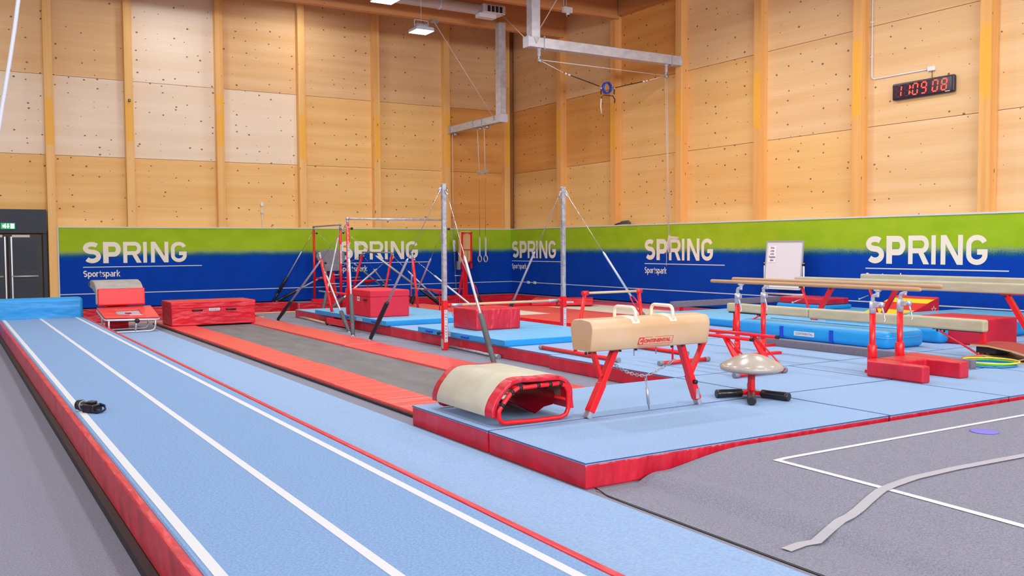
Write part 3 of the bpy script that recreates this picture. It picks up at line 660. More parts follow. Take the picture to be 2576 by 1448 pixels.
# big blue crash mats among the beams
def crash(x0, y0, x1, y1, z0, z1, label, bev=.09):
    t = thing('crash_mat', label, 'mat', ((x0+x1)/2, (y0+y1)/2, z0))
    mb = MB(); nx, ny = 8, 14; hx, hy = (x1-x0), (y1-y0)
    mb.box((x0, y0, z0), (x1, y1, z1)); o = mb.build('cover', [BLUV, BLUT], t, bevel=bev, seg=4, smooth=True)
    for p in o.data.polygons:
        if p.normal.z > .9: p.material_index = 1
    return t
c = gz(2232, 880, ZM); l = gz(1880, 838, ZM); r = gz(2322, 870, ZM); h = zt(c.x, c.y, 832)-.01
t = crash(c.x, c.y, r.x, 11.9, ZM, h, 'long blue crash mat with dark blue straps behind the low grey beam')
for px in (1966, 2091):
    y = gx(px, 850, c.x).y; mb = MB(); mb.box((c.x-.012, y-.035, ZM+.03), (c.x+.02, y+.035, h-.06)); mb.build('strap', DBLUE, t)
y = gx(2023, 850, c.x).y; plate(t, (c.x-.003, y, ZM+(h-ZM)*.42), (0,-1,0), .42, .075, (-1,0,0))
mb = MB(); mb.tube([(c.x+.45, c.y+.1, h+.002), (c.x+.42, 9.8, h+.004), (c.x+.5, 11.6, h+.002)], .012, n=6); mb.build('seam_piping', BLUV, t)
mb = MB(); mb.tube([(c.x-.006, c.y+.2, ZM+.17), (c.x+.0, c.y, ZM+.17), (r.x-.1, c.y-.006, ZM+.17)], .006, n=5); mb.build('zip', BLUT, t)
crash(13.4, 8.9, 17.6, 11.2, ZM, .47, 'large blue crash mat under the high beams, behind the tall plain red block')
crash(12.85, 11.22, 17.55, 15.2, ZM, .36, 'lower blue crash mat at the far ends of the beams', .05)
c = gz(2480, 872, ZM); l = gz(2387, 863, ZM); r = gz(2541, 862, ZM)
h = zt(c.x, c.y, 803)
t = thing('foam_block', 'tall plain red foam block behind the near end of the low balance beam', 'block', (c.x+.4, c.y+.4, ZM))
mb = MB(); mb.box((c.x, c.y, ZM), (r.x, c.y+1.15, h)); mb.build('cover', mat('red_fabric_plain', (196, 20, 52), .6, bump=[((3,3,4),.25,.03)]), t, bevel=.03, seg=3)
# red and yellow wedge
Xw = 15.9
A = gx(2254, 742, Xw+.3); wy0 = gx(2363, 748, Xw).y; 
t = thing('foam_wedge', 'red foam wedge with two yellow stripes against the blue padding', 'wedge', (Xw, wy0+.6, .72))
zt_, zl, zb_ = .98, .60, .50
y0 = gx(2340, 750, Xw).y
def wp(px, py, X): return gx(px, py, X)
# slope falls towards -X; runs along Y
pa = gx(2363, 747, 16.9); pc = gx(2254, 741, 16.9); pdn = gx(2310, 792, 15.75); pdl = gx(2200, 792, 15.75)
yN, yFar = pa.y, pc.y; zT = pa.z; zD = pdn.z
zD = .365
prof = [(15.75, zD), (16.9, zT), (16.9, zD)]
mb = MB(); yN += .0; mb.prism([(p[0], p[1]) for p in prof], (0, yN, 0), (1,0,0), (0,0,1), (0, yFar-yN, 0)); mb.build('cover', mat('wedge_red', (214, 26, 44), .5), t, bevel=.01, seg=1)
for f0, f1 in ((.12, .32), (.66, .86)):
    mb = MB(); g = lambda f, y: (15.75+1.15*f-.002, y, zD+(zT-zD)*f+.004)
    mb.quad(g(f0, yN-.002), g(f1, yN-.002), g(f1, yFar), g(f0, yFar)); mb.build('stripe', YEL, t)
mb = MB(); st = []
for k in range(10): rr = .075 if k % 2 == 0 else .032; st.append((16.72+rr*math.sin(k*math.pi/5), zD+.11+rr*math.cos(k*math.pi/5)))
mb.ribbon(st, .012, (0, yN-.004, 0), (1,0,0), (0,0,1), closed=True); mb.build('star_emblem', WHT, t, fixn=False)
# ================================================================ APPARATUS
def stay(root, top, anc, f1, f2, m=FOAMG, rt=.022, rf=.045, cable=.006, split=None, ratchet=False, name='stay'):
    top = Vector(top); anc = Vector(anc); P = lambda f: top.lerp(anc, f)
    mb = MB(); mb.tube([P(f1), P(f1+.015), P(f2)], [rt*.5, rt, rt], n=10); s = mb.build(name, ALU, root)
    mb = MB(); mb.tube([P(0), P(f1)], cable, n=6); mb.build('cable', CHROME, s)
    d = (anc-top).normalized(); u = d.cross(Vector((0,1,0))).normalized()
    mb = MB(); mb.tube([P(.0)+u*.02, P(.03)+u*.02, P(.045), P(.03)-u*.02, P(.0)-u*.02], .008, n=6); mb.build('shackle', CHROME, s)
    if ratchet:
        g = (1-f2)*.45
        mb = MB(); mb.tube([P(f2)+u*.03, P(f2+g*.5)+u*.05, P(f2+g)+u*.02, P(f2+g)-u*.03, P(f2+g*.5)-u*.05, P(f2)-u*.03], .014, n=6, closed=True); lab(mb.build('ratchet', REDM, s), 'red ratchet loop')
        mb = MB(); mb.tube([P(f2+g), P(.99)], rf, n=10); mb.build('foam_sleeve', m, s)
    else:
        k = split or .62; a = f2-.02
        mb = MB(); mb.tube([P(a), P(a+.01), P(a+(1-a)*k), P(a+(1-a)*k+.006), P(a+(1-a)*k+.012), P(.985), P(.99)], [rf*.8, rf, rf*1.05, rf*.75, rf*.95, rf*.85, rf*.6], n=12); mb.build('foam_sleeve', m, s)
    mb = MB(); mb.tube([P(.97)+Vector((0,0,0)), P(1)], .018, n=6); mb.lathe((anc.x, anc.y, anc.z), [(0,0),(.06,0),(.06,.012),(0,.012)], 10); mb.build('floor_hook', CHROME, s)
    return s
def vtext(parent, s, x, y, z0, z1, u, nrm, wd):
    """white strip with upright letters stacked down a post"""
    u = Vector(u).normalized(); nrm = Vector(nrm).normalized(); o = Vector((x, y, 0))+nrm*.002
    mb = MB(); mb.prism([(-wd/2, z0), (wd/2, z0), (wd/2, z1), (-wd/2, z1)], o, u, (0,0,1), nrm*.002); st = lab(mb.build('label_strip', WHITE, parent), 'white strip with stacked lettering')
    n = len(s); h = (z1-z0)/n
    for i, ch in enumerate(s):
        vs, fs = text_faces(ch, h*.92, bold=.001, align='CENTER')
        mb = MB(); zz = z1-(i+1)*h+h*.18; mb.add([o+nrm*.004+u*q[0]+Vector((0,0,1))*(zz+q[1]) for q in vs], fs); mb.build('lettering', INK, st, fixn=False)
# ---- high bar
P1 = Vector((7.345, 14.2, 0)); P2 = Vector((gy(1417, 700, 14.2).x, 14.2, 0))
hb = thing('high_bar', 'high bar with two tall grey posts in red sleeves and a low wooden bar', 'gymnastics bar', (8.58, 14.2, 0))
for P, zj, zt_, zlab in ((P1, .86, 2.86, (.09, .78)), (P2, .85, 2.87, (.14, .72))):
    mb = MB(); mb.box((P.x-.036, P.y-.036, zj-.3), (P.x+.036, P.y+.036, zt_)); mb.box((P.x-.04, P.y-.04, zt_-.004), (P.x+.04, P.y+.04, zt_+.006)); p = mb.build('post', STEEL, hb, bevel=.006, seg=1)
    for k in range(9):
        mb = MB(); mb.lathe((P.x-.0365, P.y, 1.05+k*.2), [(0, -.001), (.008, -.001), (.008, .001)], 8, 'x'); mb.build('adjusting_hole', BLACK, p)
    mb = MB(); mb.box((P.x-.045, P.y-.045, 0 if P is P1 else ZM), (P.x+.045, P.y+.045, zj)); sl = mb.build('post_sleeve', REDM, hb, bevel=.006)
    vtext(sl, 'CONTINENTAL', P.x, P.y-.046, zlab[0]+.05, zlab[1]-.08, (1,0,0), (0,-1,0), .06)
for k, P in ((1, P1), (-1, P2)):
    mb = MB(); mb.tube([(P.x+k*.05, 14.2, .77), (P.x+k*.12, 14.2, .77)], .04, n=8); mb.tube([(P.x+k*.09, 14.14, .80), (P.x+k*.10, 14.13, .68), (P.x+k*.12, 14.12, .58), (P.x+k*.14, 14.13, .68)], .005, n=5); mb.build('bar_bracket', REDM, hb)
mb = MB(); mb.tube([(P1.x+.12, 14.2, .775), (P2.x-.12, 14.2, .775)], .022, n=14); r = mb.build('rail', BARX, hb)
for q_ in ((P1.x+.10, P1.x+.34), (P2.x-.34, P2.x-.10)): mb = MB(); mb.tube([(q_[0], 14.2, .775), (q_[1], 14.2, .775)], .026, n=14); lab(mb.build('rail_sleeve', STEEL, r), 'steel end sleeve')
a = gz(1088, 860, .03); b = gz(1255, 897, .03)
mb = MB(); mb.tube([a, a.lerp(b, .05)], .04, n=12); mb.tube([a.lerp(b, .05), a.lerp(b, .95)], .024, n=12); mb.tube([a.lerp(b, .95), b], .04, n=12); lab(mb.build('foot_bar', STEEL, hb), 'steel bar across the foot of the near post')
mb = MB(); mb.box((P1.x-.058, P1.y-.03, .03), (P1.x-.044, P1.y+.03, .2)); mb.build('clamp_plate', STEEL, hb)
mb = MB(); mb.tube([(P1.x-.05, P1.y, .30), (P1.x-.12, P1.y, .30)], .008, n=6); mb.lathe((P1.x-.12, P1.y, .30), [(0,-.02),(.03,-.02),(.03,.02),(0,.02)], 10, 'x'); mb.build('locking_knob', BLACK, hb)
t1 = (P1.x-.04, P1.y, 2.80); t1b = (P1.x+.04, P1.y, 2.80)
s1 = gz(930, 855, 0); s2 = gz(1245, 921, 0)
stay(hb, t1, s1, fr(t1, s1, 650), fr(t1, s1, 766), TAPE)
stay(hb, t1b, s2, fr(t1b, s2, 643), fr(t1b, s2, 800))
t2 = (P2.x-.04, P2.y, 2.80); t2b = (P2.x+.04, P2.y, 2.80)
s3 = Vector((gy(1305, 700, 0+16.9).x, 16.9, ZM)); s3.x = gy(1302, 850, 16.9).x
q = gz(1311, 822, ZM); s3 = Vector((q.x, q.y, ZM)); s3 = Vector((P2.x+.35, 16.9, ZM))
stay(hb, t2, s3, fr(t2, s3, 633), fr(t2, s3, 760), TAPE)
q = gz(1648, 840, ZM); s4 = Vector((q.x, q.y, ZM))
stay(hb, t2b, s4, fr(t2b, s4, 633), fr(t2b, s4, 745), FOAMG, ratchet=True)
# ---- bars set 2 (near the high bar): high rail along X, two leaning posts behind
def upost(root, foot, top, zj, r=.03, knob=True, lab_=None):
    """red tube post with a steel inner tube on top"""
    foot = Vector(foot); top = Vector(top); d = top-foot; j = foot+d*((zj-foot.z)/(top.z-foot.z))
    mb = MB(); mb.tube([foot, j], r, n=12); p = mb.build('upright', REDM, root)
    mb = MB(); mb.tube([j, top], r*.82, n=12); mb.lathe(tuple(top), [(0,-.03),(r,-.03),(r,.03),(0,.03)], 10); lab(mb.build('inner_tube', STEEL, p), 'steel inner tube')
    mb = MB(); mb.tube([j-d.normalized()*.10+Vector((r,0,0)), j-d.normalized()*.10+Vector((r+.05,0,0))], .006, n=6); mb.lathe(tuple(j-d.normalized()*.10+Vector((r+.06,0,0))), [(0,-.02),(.028,-.02),(.028,.02),(0,.02)], 8, 'x'); mb.build('locking_knob', BLACK, p)
    return p
C = gz(878, 826, 0.0); CX, CYY = C.x, C.y
ub = thing('uneven_bars', 'red uneven bars whose high steel rail meets the tall grey high bar post', 'gymnastics bar', (CX+1.2, CYY+.6, 0))
C2X = gy(1121, 700, CYY).x
CTZ = zt(CX, CYY, 550); CJ = zt(CX, CYY, 563)
pc1 = upost(ub, (CX, CYY, .1), (CX, CYY, CTZ), CJ, .036)
pc2 = upost(ub, (C2X, CYY, ZM), (C2X, CYY, CTZ), CJ, .036)
vtext(pc1, 'CONTINENTAL', CX, CYY-.036, 1.25, 1.85, (1,0,0), (0,-1,0), .045)
mb = MB(); mb.tube([(CX-.02, CYY, CTZ), (C2X+.02, CYY, CTZ)], .022, n=12); lab(mb.build('rail', STEEL, ub), 'steel grey high rail')
D = gx(828, 800, CX); DY = gz(828, 806, .12).y; DT = gx(804, 638, CX)
upost(ub, (CX, DY, .12), (CX, DT.y, DT.z), zt(CX, DT.y-.03, 652), .034)
G = gz(1062, 778, ZM); GT = gy(1047, 636, DT.y)
upost(ub, (C2X+.02, G.y-.4, ZM), (C2X, DT.y, DT.z), zt(C2X, DT.y-.03, 652), .034)
mb = MB(); y0 = gx(875, 829, CX).y; mb.box((CX-.09, CYY-.15, .03), (CX+.09, DY+.25, .17)); bs = mb.build('base_frame', REDM, ub, bevel=.01)
for y in (CYY-.05, DY+.2):
    mb = MB(); mb.lathe((CX-.09, y, .03), [(0,-.02),(.03,-.02),(.03,.02),(0,.02)], 10, 'x'); mb.build('castor', BLACK, bs)
mb = MB(); mb.box((C2X-.09, CYY-.15, ZM-.02), (C2X+.09, DY+.2, ZM+.03)); mb.build('base_frame', REDM, ub, bevel=.01)
def strut(root, a, b, f):
    a = Vector(a); b = Vector(b); mb = MB(); mb.tube([a.lerp(b, f-.05), b], .024, n=10); s = mb.build('spreader', REDM, root)
    mb = MB(); mb.tube([a, a.lerp(b, f)], .018, n=10); lab(mb.build('sliding_tube', STEEL, s), 'steel sliding tube')
zs = zt(CX, CYY, 740)
strut(ub, (CX, DY+.95, zs), (CX, CYY, zs), .45)
strut(ub, (C2X, DY+.95, zs), (C2X, CYY, zs), .45)
def bowl(x, y, z, zf, label):
    t = thing('chalk_bowl', label, 'chalk bowl', (x, y, zf))
    mb = MB(); R = .19; mb.lathe((x, y, z), [(0,-.085),(R*.45,-.075),(R*.8,-.04),(R,0),(R*.96,0),(R*.75,-.03),(R*.4,-.06),(0,-.07)], 20); mb.build('bowl', REDM, t)
    mb = MB(); mb.tube([(x, y, zf), (x, y, z-.08)], .014, n=8); mb.lathe((x, y, zf), [(0,0),(.14,0),(.14,.01),(0,.012)], 14); mb.build('stand', REDM, t)
bw = gz(1106, 783, ZM); bowl(bw.x, bw.y, zt(bw.x, bw.y, 730), ZM, 'red chalk bowl on a thin stand, just left of the tall high bar post')
TC = (CX, CYY, CTZ-.1); TC2 = (C2X, CYY, CTZ-.1); TD = (CX, DT.y, DT.z-.12); TG = (C2X, DT.y, DT.z-.12)
a1 = gz(888, 845, 0); a2 = gz(697, 806, .0); a3 = Vector((a1.x-.02, a1.y+.12, 0)); a3 = gz(879, 836, 0)
stay(ub, TC, a1, fr(TC, a1, 650), fr(TC, a1, 747), split=.7)
stay(ub, TC, a2, fr(TC, a2, 656), fr(TC, a2, 762), TAPE)
stay(ub, TD, a3, fr(TD, a3, 692), fr(TD, a3, 787))
a5 = gz(1040, 762, 0); a5 = Vector((C2X-.55, CYY+3.9, ZM))
an = Vector((CX+.2, 23.7, 0))
e1 = gz(1216, 772, .06); stay(ub, TC2, e1, fr(TC2, e1, 637), fr(TC2, e1, 716), TAPE, ratchet=True)
e2 = gz(1036, 757, 0); e2 = Vector((gy(1036, 760, 23.2).x, 23.2, ZM)); stay(ub, TC2, e2, fr(TC2, e2, 650), fr(TC2, e2, 746), TAPE)
e3 = gz(1216, 792, ZM); stay(ub, TG, e3, fr(TG, e3, 692), fr(TG, e3, 768))
e4 = Vector((gy(1034, 760, 23.5).x, 23.5, ZM)); stay(ub, TG, e4, fr(TG, e4, 692), fr(TG, e4, 746), TAPE)
# ---- bars set 1 (over the pit): rails along Y
AY, BY = 29.0, 26.65
AX = gy(791, 700, AY).x; FX = gy(912, 640, AY).x
ua = thing('uneven_bars', 'red uneven bars standing over the pit in front of the back wall lettering', 'gymnastics bar', (AX+1, AY, 0))
AZ = zt(AX, AY, 570); BZ = zt(AX, BY, 565)
pA = upost(ua, (AX, AY, .1), (AX, AY, AZ), zt(AX, AY, 579), .04)
pB = upost(ua, (AX, BY, PITZ), (AX, BY, BZ), zt(AX, BY, 577), .04)
vtext(pB, 'CONTINENTAL', AX, BY-.041, 1.28, 1.86, (1,0,0), (0,-1,0), .06)
mb = MB(); mb.tube([(AX, AY+.02, AZ), (AX, BY-.02, BZ)], .024, n=12); lab(mb.build('rail', STEEL, ua), 'steel high rail')
FT = gy(913, 634, AY); ET = gy(987, 635, BY)
upost(ua, (FX-.45, AY, .0), (FT.x, AY, FT.z), FT.z-.09, .038)
upost(ua, (ET.x-.45, BY, PITZ), (ET.x, BY, ET.z), ET.z-.09, .038)
mb = MB(); mb.tube([(FT.x, AY, FT.z), (ET.x, BY, ET.z)], .022, n=12); lab(mb.build('rail', STEEL, ua), 'low rail between the leaning posts')
mb = MB(); mb.box((AX-.1, AY-.08, .0), (FT.x-.2, AY+.08, .1)); mb.build('base_frame', REDM, ua, bevel=.01)
mb = MB(); mb.box((AX-.1, BY-.08, PITZ), (ET.x-.2, BY+.08, PITZ+.1)); mb.build('base_frame', REDM, ua, bevel=.01)
z_ = zt(AX, AY, 700); strut(ua, (FT.x-.1, AY, z_), (AX, AY, z_), .4)
z_ = zt(AX, BY, 707); strut(ua, (ET.x-.05, BY, z_), (AX, BY, z_), .35)
bp_ = gy(925, 710, 27.6); bowl(bp_.x, 27.6, gy(925, 706, 27.6).z, PITZ, 'red chalk bowl on a thin stand above the tall red foam box')
TA = (AX, AY, AZ-.12); TB = (AX, BY, BZ-.12); TF = (FT.x, AY, FT.z-.1); TE_ = (ET.x, BY, ET.z-.1)
a1 = Vector((gy(686, 757, 29.6).x, 29.6, 0.0)); stay(ua, TA, a1, fr(TA, a1, 632), fr(TA, a1, 700), TAPE, rf=.05)
stay(ua, TF, (a1.x+.12, 29.6, 0.03), .48, .80, TAPE, rf=.05, rt=.028)
b1 = Vector((gy(812, 774, 24.6).x, 24.6, 0.02)); stay(ua, TB, b1, fr(TB, b1, 597), fr(TB, b1, 738), rf=.05, rt=.028)
b2 = Vector((gy(826, 770, 24.5).x, 24.5, 0.02)); stay(ua, TE_, b2, fr(TE_, b2, 676), fr(TE_, b2, 752), rf=.05, rt=.028)
c1 = Vector((gy(984, 731, 29.4).x, 29.4, .15)); stay(ua, TA, c1, .50, .88, TAPE, rt=.026); stay(ua, TF, (c1.x+.05, 29.4, .15), .35, .85, TAPE, rt=.026)
c2 = Vector((gy(1147, 760, 25.6).x, 25.6, PITZ)); stay(ua, TB, c2, fr(TB, c2, 643), fr(TB, c2, 726), TAPE, rt=.035); stay(ua, TE_, (c2.x-.05, 25.6, PITZ), .25, .72, TAPE, rt=.028)
# ---- spare wooden bar on the floor
a = gz(753, 796, .03); b = gz(816, 811, .03); mb = MB(); mb.tube([a, b], .028, n=12); o = tag(mb.build('wooden_rail', BARX), 'spare pale wooden bar lying on the floor beside the farthest blue mat', 'bar')
mb = MB(); mb.tube([a-(b-a)*.04, a+(b-a)*.04], .03, n=12); mb.build('end_cap', STEEL, o)
# ---- vaulting table near the minitramp
vx, vy = 3.62, 21.95
vt = thing('vaulting_table', 'vaulting table with grey suede top and red front pad on a red column', 'vault', (vx, vy, 0))
yf = vy-.55; zc = zt(vx, vy, 703); xl = gy(241, 740, yf).x; xr = gy(361, 740, yf).x
z_f = zt(vx, yf, 724); z_b = zt(vx, yf, 764)
prof = [(.62, zc-.15), (.60, zc-.05), (.30, zc+.0), (0, zc+.01), (-.28, zc-.03), (-.46, zc-.10), (-.56, z_f), (-.58, z_b+.02), (-.47, z_b), (-.44, z_f-.06), (-.32, z_f-.10), (0, zc-.20)]
mb = MB(); mb.prism(prof, (xl, vy, 0), (0,1,0), (0,0,1), (xr-xl, 0, 0)); mb.build('padded_top', GREYV, vt, bevel=.03, seg=3)
mb = MB(); mb.prism([(-.565, z_f+.01), (-.60, z_f), (-.62, z_b+.0), (-.50, z_b-.03), (-.46, z_b-.01), (-.57, z_b+.06)], (xl+.03, vy, 0), (0,1,0), (0,0,1), (xr-xl-.01, 0, 0)); mb.build('front_pad', REDM, vt, bevel=.02)
mb = MB(); mb.box((xl-.004, vy+.30, zc-.13), (xl-.001, vy+.50, zc-.05)); mb.build('maker_plate', mat('plate_brown', (96, 70, 72), .6), vt)
cx = gy(292, 790, vy).x
mb = MB(); mb.box((gy(267, 790, vy).x, vy-.18, .02), (gy(320, 790, vy).x, vy+.2, zc-.16)); mb.build('column', RED, vt, bevel=.02)
mb = MB(); mb.box((gy(267, 790, vy).x-.05, vy-.35, .0), (gy(350, 790, vy).x, vy+.3, .05)); mb.build('base_plate', DRED, vt, bevel=.01)
# ---- minitramp
mx, my = 3.45, 21.05
mt = thing('mini_trampoline', 'red padded mini trampoline on grey tube legs in front of the vaulting table', 'trampoline', (mx, my, 0))
y_f, y_r = 20.55, 21.45
fl_ = gy(263, 802, y_f); frr = gy(401, 799, y_f); rl = gy(243, 777, y_r); rr = gy(379, 771, y_r)
cor = [fl_, frr, rr, rl]; cen = sum(cor, Vector())/4
rp = []
for i in range(4):
    p = cor[i]; q = cor[(i+1) % 4]; o_ = cor[i-1]
    rp += [p.lerp(o_, .07), p.lerp(cen, .02), p.lerp(q, .07)]
mb = MB(); mb.tube([q-Vector((0,0,.03)) for q in rp], .022, n=8, closed=True); mb.build('frame', ALU, mt)
inn = [cor[i].lerp(cen, .55)+Vector((0,0,-.01)) for i in range(4)]; nv = (cor[1]-cor[0]).cross(cor[3]-cor[0]).normalized()
for i in range(4):
    j = (i+1) % 4; mb = MB(); a, b, c_, d_ = cor[i], cor[j], inn[j], inn[i]; k = .035
    mb.add([a, b, c_, d_, a+nv*k, b+nv*k, c_+nv*k, d_+nv*k], [(3,2,1,0),(4,5,6,7),(0,1,5,4),(1,2,6,5),(2,3,7,6),(3,0,4,7)]); mb.build('edge_pad', REDP, mt, bevel=.01)
mb = MB(); mb.add(inn, [(0,1,2,3)]); bd = lab(mb.build('bed', WHITE, mt), 'white webbing bed')
for k in range(1, 16):
    f = k/16; a = inn[0].lerp(inn[1], f)+nv*.004; b = inn[3].lerp(inn[2], f)+nv*.004; mb = MB(); mb.bar(a, b, .014, .002, nv); mb.build('web_gap', mat('web_grey', (150, 140, 150), .8) if k == 1 else bpy.data.materials['web_grey'], bd)
a = inn[0].lerp(inn[2], .5); mb = MB(); mb.lathe(tuple(a+nv*.01), [(0,0),(.07,0),(.07,.003),(0,.003)], 16); mb.build('centre_mark', REDM, bd)
u = (cor[1]-cor[0]).normalized(); vv_ = (cor[3]-cor[0]).normalized(); a = inn[0].lerp(inn[1], .45)-vv_*.14+nv*.037
mb = MB(); mb.quad(a, a+u*.26, a+u*.26+vv_*.10, a+vv_*.10); mb.build('label_patch', WHITE, mt)
for f, dy in ((0, 0), (1, .0)):
    pass
gl_ = gz(303, 834, .05); gr_ = gz(386, 831, .05)
for (A_, B_, ya, nm) in ((cor[0], cor[1], gr_.y-.0, 0), (cor[3].lerp(cor[0], .15), cor[2].lerp(cor[1], .15), gr_.y+.75, 1)):
    z0 = .05; x0 = A_.x+.18; x1 = B_.x-.10
    pts = [A_+Vector((.08,0,-.04)), Vector((A_.x+.08, ya, .16))]+[Vector((A_.x+.08+.1*(1-math.cos(t)), ya, .16-.11*math.sin(t))) for t in (.5, 1.0, 1.57)]
    pts += [Vector(((B_.x-.08)-.1*(1-math.cos(t)), ya, .16-.11*math.sin(t))) for t in (1.57, 1.0, .5)]+[Vector((B_.x-.08, ya, .16)), B_+Vector((-.08,0,-.04))]
    mb = MB(); mb.tube(pts, .02, n=8); mb.build('leg', ALU, mt)
mb = MB(); q = cor[0].lerp(cor[1], .58); mb.tube([q+Vector((0,0,-.03)), Vector((q.x-.03, gr_.y, .06))], .022, n=8); mb.build('adjusting_strut', ALU, mt)
mb = MB(); mb.lathe((q.x, q.y-.03, q.z-.05), [(0,-.04),(.05,-.04),(.05,.02),(0,.02)], 8, 'y'); mb.build('locking_knob', BLACK, mt)
mb = MB(); mb.bar(cor[0].lerp(cor[3], .4)+Vector((.1,0,-.04)), cor[1].lerp(cor[2], .4)+Vector((-.1,0,-.04)), .03, .03); mb.build('cross_bar', ALU, mt)
# ---- second vaulting table, top tipped upright, grey side to the camera
Y2 = 28.95
s = thing('vaulting_table', 'grey padded vaulting table tipped upright behind the red uneven bars', 'vault', (gy(842, 745, Y2).x, Y2, 0))
def g2(x, y): return gy(x, y, Y2)
o0 = g2(832, 690)
def pp(L): return [((g2(x, y).x-o0.x), (g2(x, y).z-o0.z)) for x, y in L]
sh = [(815,667),(800,655),(796,646),(798,640),(803,634),(812,630),(820,628),(850,628),(860,631),(867,637),(869,646),(868,655),(861,667)]
mb = MB(); mb.prism(pp(sh)[::-1], o0, (1,0,0), (0,0,1), (0,.16,0)); mb.build('padded_top', GREYW, s, bevel=.03, seg=3)
mb = MB(); mb.prism(pp([(815,665),(858,665),(858,681),(815,682)]), o0+Vector((0,-.07,0)), (1,0,0), (0,0,1), (0,.2,0)); mb.build('front_flap', GREYW, s, bevel=.02)
for x0, x1 in ((815,821),(852,858)):
    mb = MB(); mb.prism(pp([(x0,680),(x1,680),(x1,691),(x0,692)]), o0+Vector((0,-.05,0)), (1,0,0), (0,0,1), (0,.16,0)); mb.build('flap_corner', GREYW, s)
mb = MB(); a = g2(831, 684); b = g2(844, 752); mb.box((a.x, Y2+.02, .05), (b.x, Y2+.2, a.z)); mb.build('column', REDM, s, bevel=.01)
mb = MB(); mb.bar(g2(832, 700)+Vector((0,.05,0)), g2(822, 745)+Vector((0,-.0,0)), .05, .05); mb.bar(g2(840, 700)+Vector((0,.05,0)), g2(848, 745), .05, .05); mb.build('brace', REDM, s)
for z0, xa, xb in ((691, 838, 860), (713, 828, 864), (735, 832, 850)):
    mb = MB(); mb.tube([g2(xa, z0)+Vector((0,-.05,0)), g2(xb, z0)+Vector((0,-.05,0))], .018, n=8); mb.build('handle_bar', ALU, s)
mb = MB(); a = g2(838, 752); mb.box((a.x-.4, Y2-.0, 0), (a.x+.4, Y2+.35, .05)); mb.build('base_plate', REDM, s)
# ---- third vaulting table seen from below: plywood board in a red frame
Y3 = 29.0
s = thing('vaulting_table', 'vaulting table tipped upright showing plywood underside in a red frame, left of the rings', 'vault', (gy(1172, 745, Y3).x, Y3, 0))
def g3(x, y, d=0): return gy(x, y, Y3)+Vector((0, d, 0))
def ply(name, L, d, th, m, par, bev=.0):
    o0 = g3(1172, 620, d); P = [((g3(x, y).x-o0.x), (g3(x, y).z-o0.z)) for x, y in L]
    mb = MB(); mb.prism(P, o0, (1,0,0), (0,0,1), (0, th, 0)); return mb.build(name, m, par, bevel=bev)
bd = ply('board', [(1157,661),(1157,585),(1161,582),(1167,581),(1178,581),(1184,582),(1187,585),(1187,660)], 0, .12, PLY, s, .01)
for L in ([(1160,660),(1160,584),(1163,584),(1163,660)], [(1183,660),(1183,584),(1186,584),(1186,660)], [(1160,586),(1160,584),(1186,584),(1186,586)], [(1163,628),(1163,626.5),(1183,626.5),(1183,628)], [(1160,661),(1160,658),(1186,658),(1186,661)]):
    ply('frame_bar', L, -.05, .05, REDM, s)
for L in ([(1163,590),(1163,586),(1168,586)], [(1183,590),(1178,586),(1183,586)], [(1163,654),(1168,659),(1163,659)], [(1183,654),(1183,659),(1178,659)]):
    ply('corner_gusset', L, -.05, .04, REDM, s)
ply('centre_rod', [(1174.3,658),(1174.3,628),(1175.3,628),(1175.3,658)], -.04, .02, STEEL, s)
for L in ([(1160,676),(1160,660),(1163.5,660),(1163.5,676)], [(1183,675),(1183,660),(1186.5,660),(1186.5,675)]): ply('side_arm', L, -.04, .06, REDM, s)
ply('grey_box', [(1152,678),(1152,657),(1158,657),(1158,678)], -.02, .12, GREYW, s)
mb = MB(); mb.bar(g3(1170, 664, .06), g3(1171.5, 743, .06), .19, .12, (0,1,0)); mb.build('column', REDM, s, bevel=.01)
mb = MB(); mb.bar(g3(1166, 683, .05), g3(1150, 741, -.1), .06, .05, (0,1,0)); mb.build('brace', REDM, s)
mb = MB(); mb.tube([g3(1145, 693, .05), g3(1163, 693, .05)], .018, n=8); mb.tube([g3(1137, 726, .0), g3(1165, 726, .0)], .02, n=8, flat=1.0); mb.build('handle_bar', ALU, s)
mb = MB(); a = g3(1172, 744); mb.box((a.x-.5, Y3-.1, 0), (a.x+.5, Y3+.3, .05)); mb.build('base_plate', REDM, s)
# hanging chain with sleeve beside it
t = thing('hanging_chain', 'steel chain with a grey sleeve hanging from the ring frame end', 'chain', (15.6, 29.2, 0))
mb = MB(); ct = gx(1138, 338, 15.6); cb = gy(1147, 738, ct.y); mb.tube([ct, Vector((ct.x, ct.y, gy(1140, 560, ct.y).z))], .012, n=6); mb.build('rope', ROPE, t)
p0_ = Vector((ct.x, ct.y, gy(1140, 560, ct.y).z)); p1_ = gy(1146, 742, 29.0); p1_ = Vector((ct.x+.05, ct.y-.1, .02))
mb = MB(); N_ = 60
for i in range(N_):
    a = p0_.lerp(p1_, i/N_); d_ = (p1_-p0_).normalized(); u = Vector((1,0,0)) if i % 2 else Vector((0,1,0)); h_ = (p1_-p0_).length/N_*.75
    mb.tube([a-d_*h_*.8+u*.014, a+d_*h_*.8+u*.014, a+d_*h_*.8-u*.014, a-d_*h_*.8-u*.014], .006, n=4, closed=True)
mb.build('chain_links', STEEL, t)['kind'] = 'stuff'
a = p0_.lerp(p1_, .24); mb = MB(); mb.tube([a, p0_.lerp(p1_, .40)], .055, n=10); mb.build('sleeve', LGREY, t)
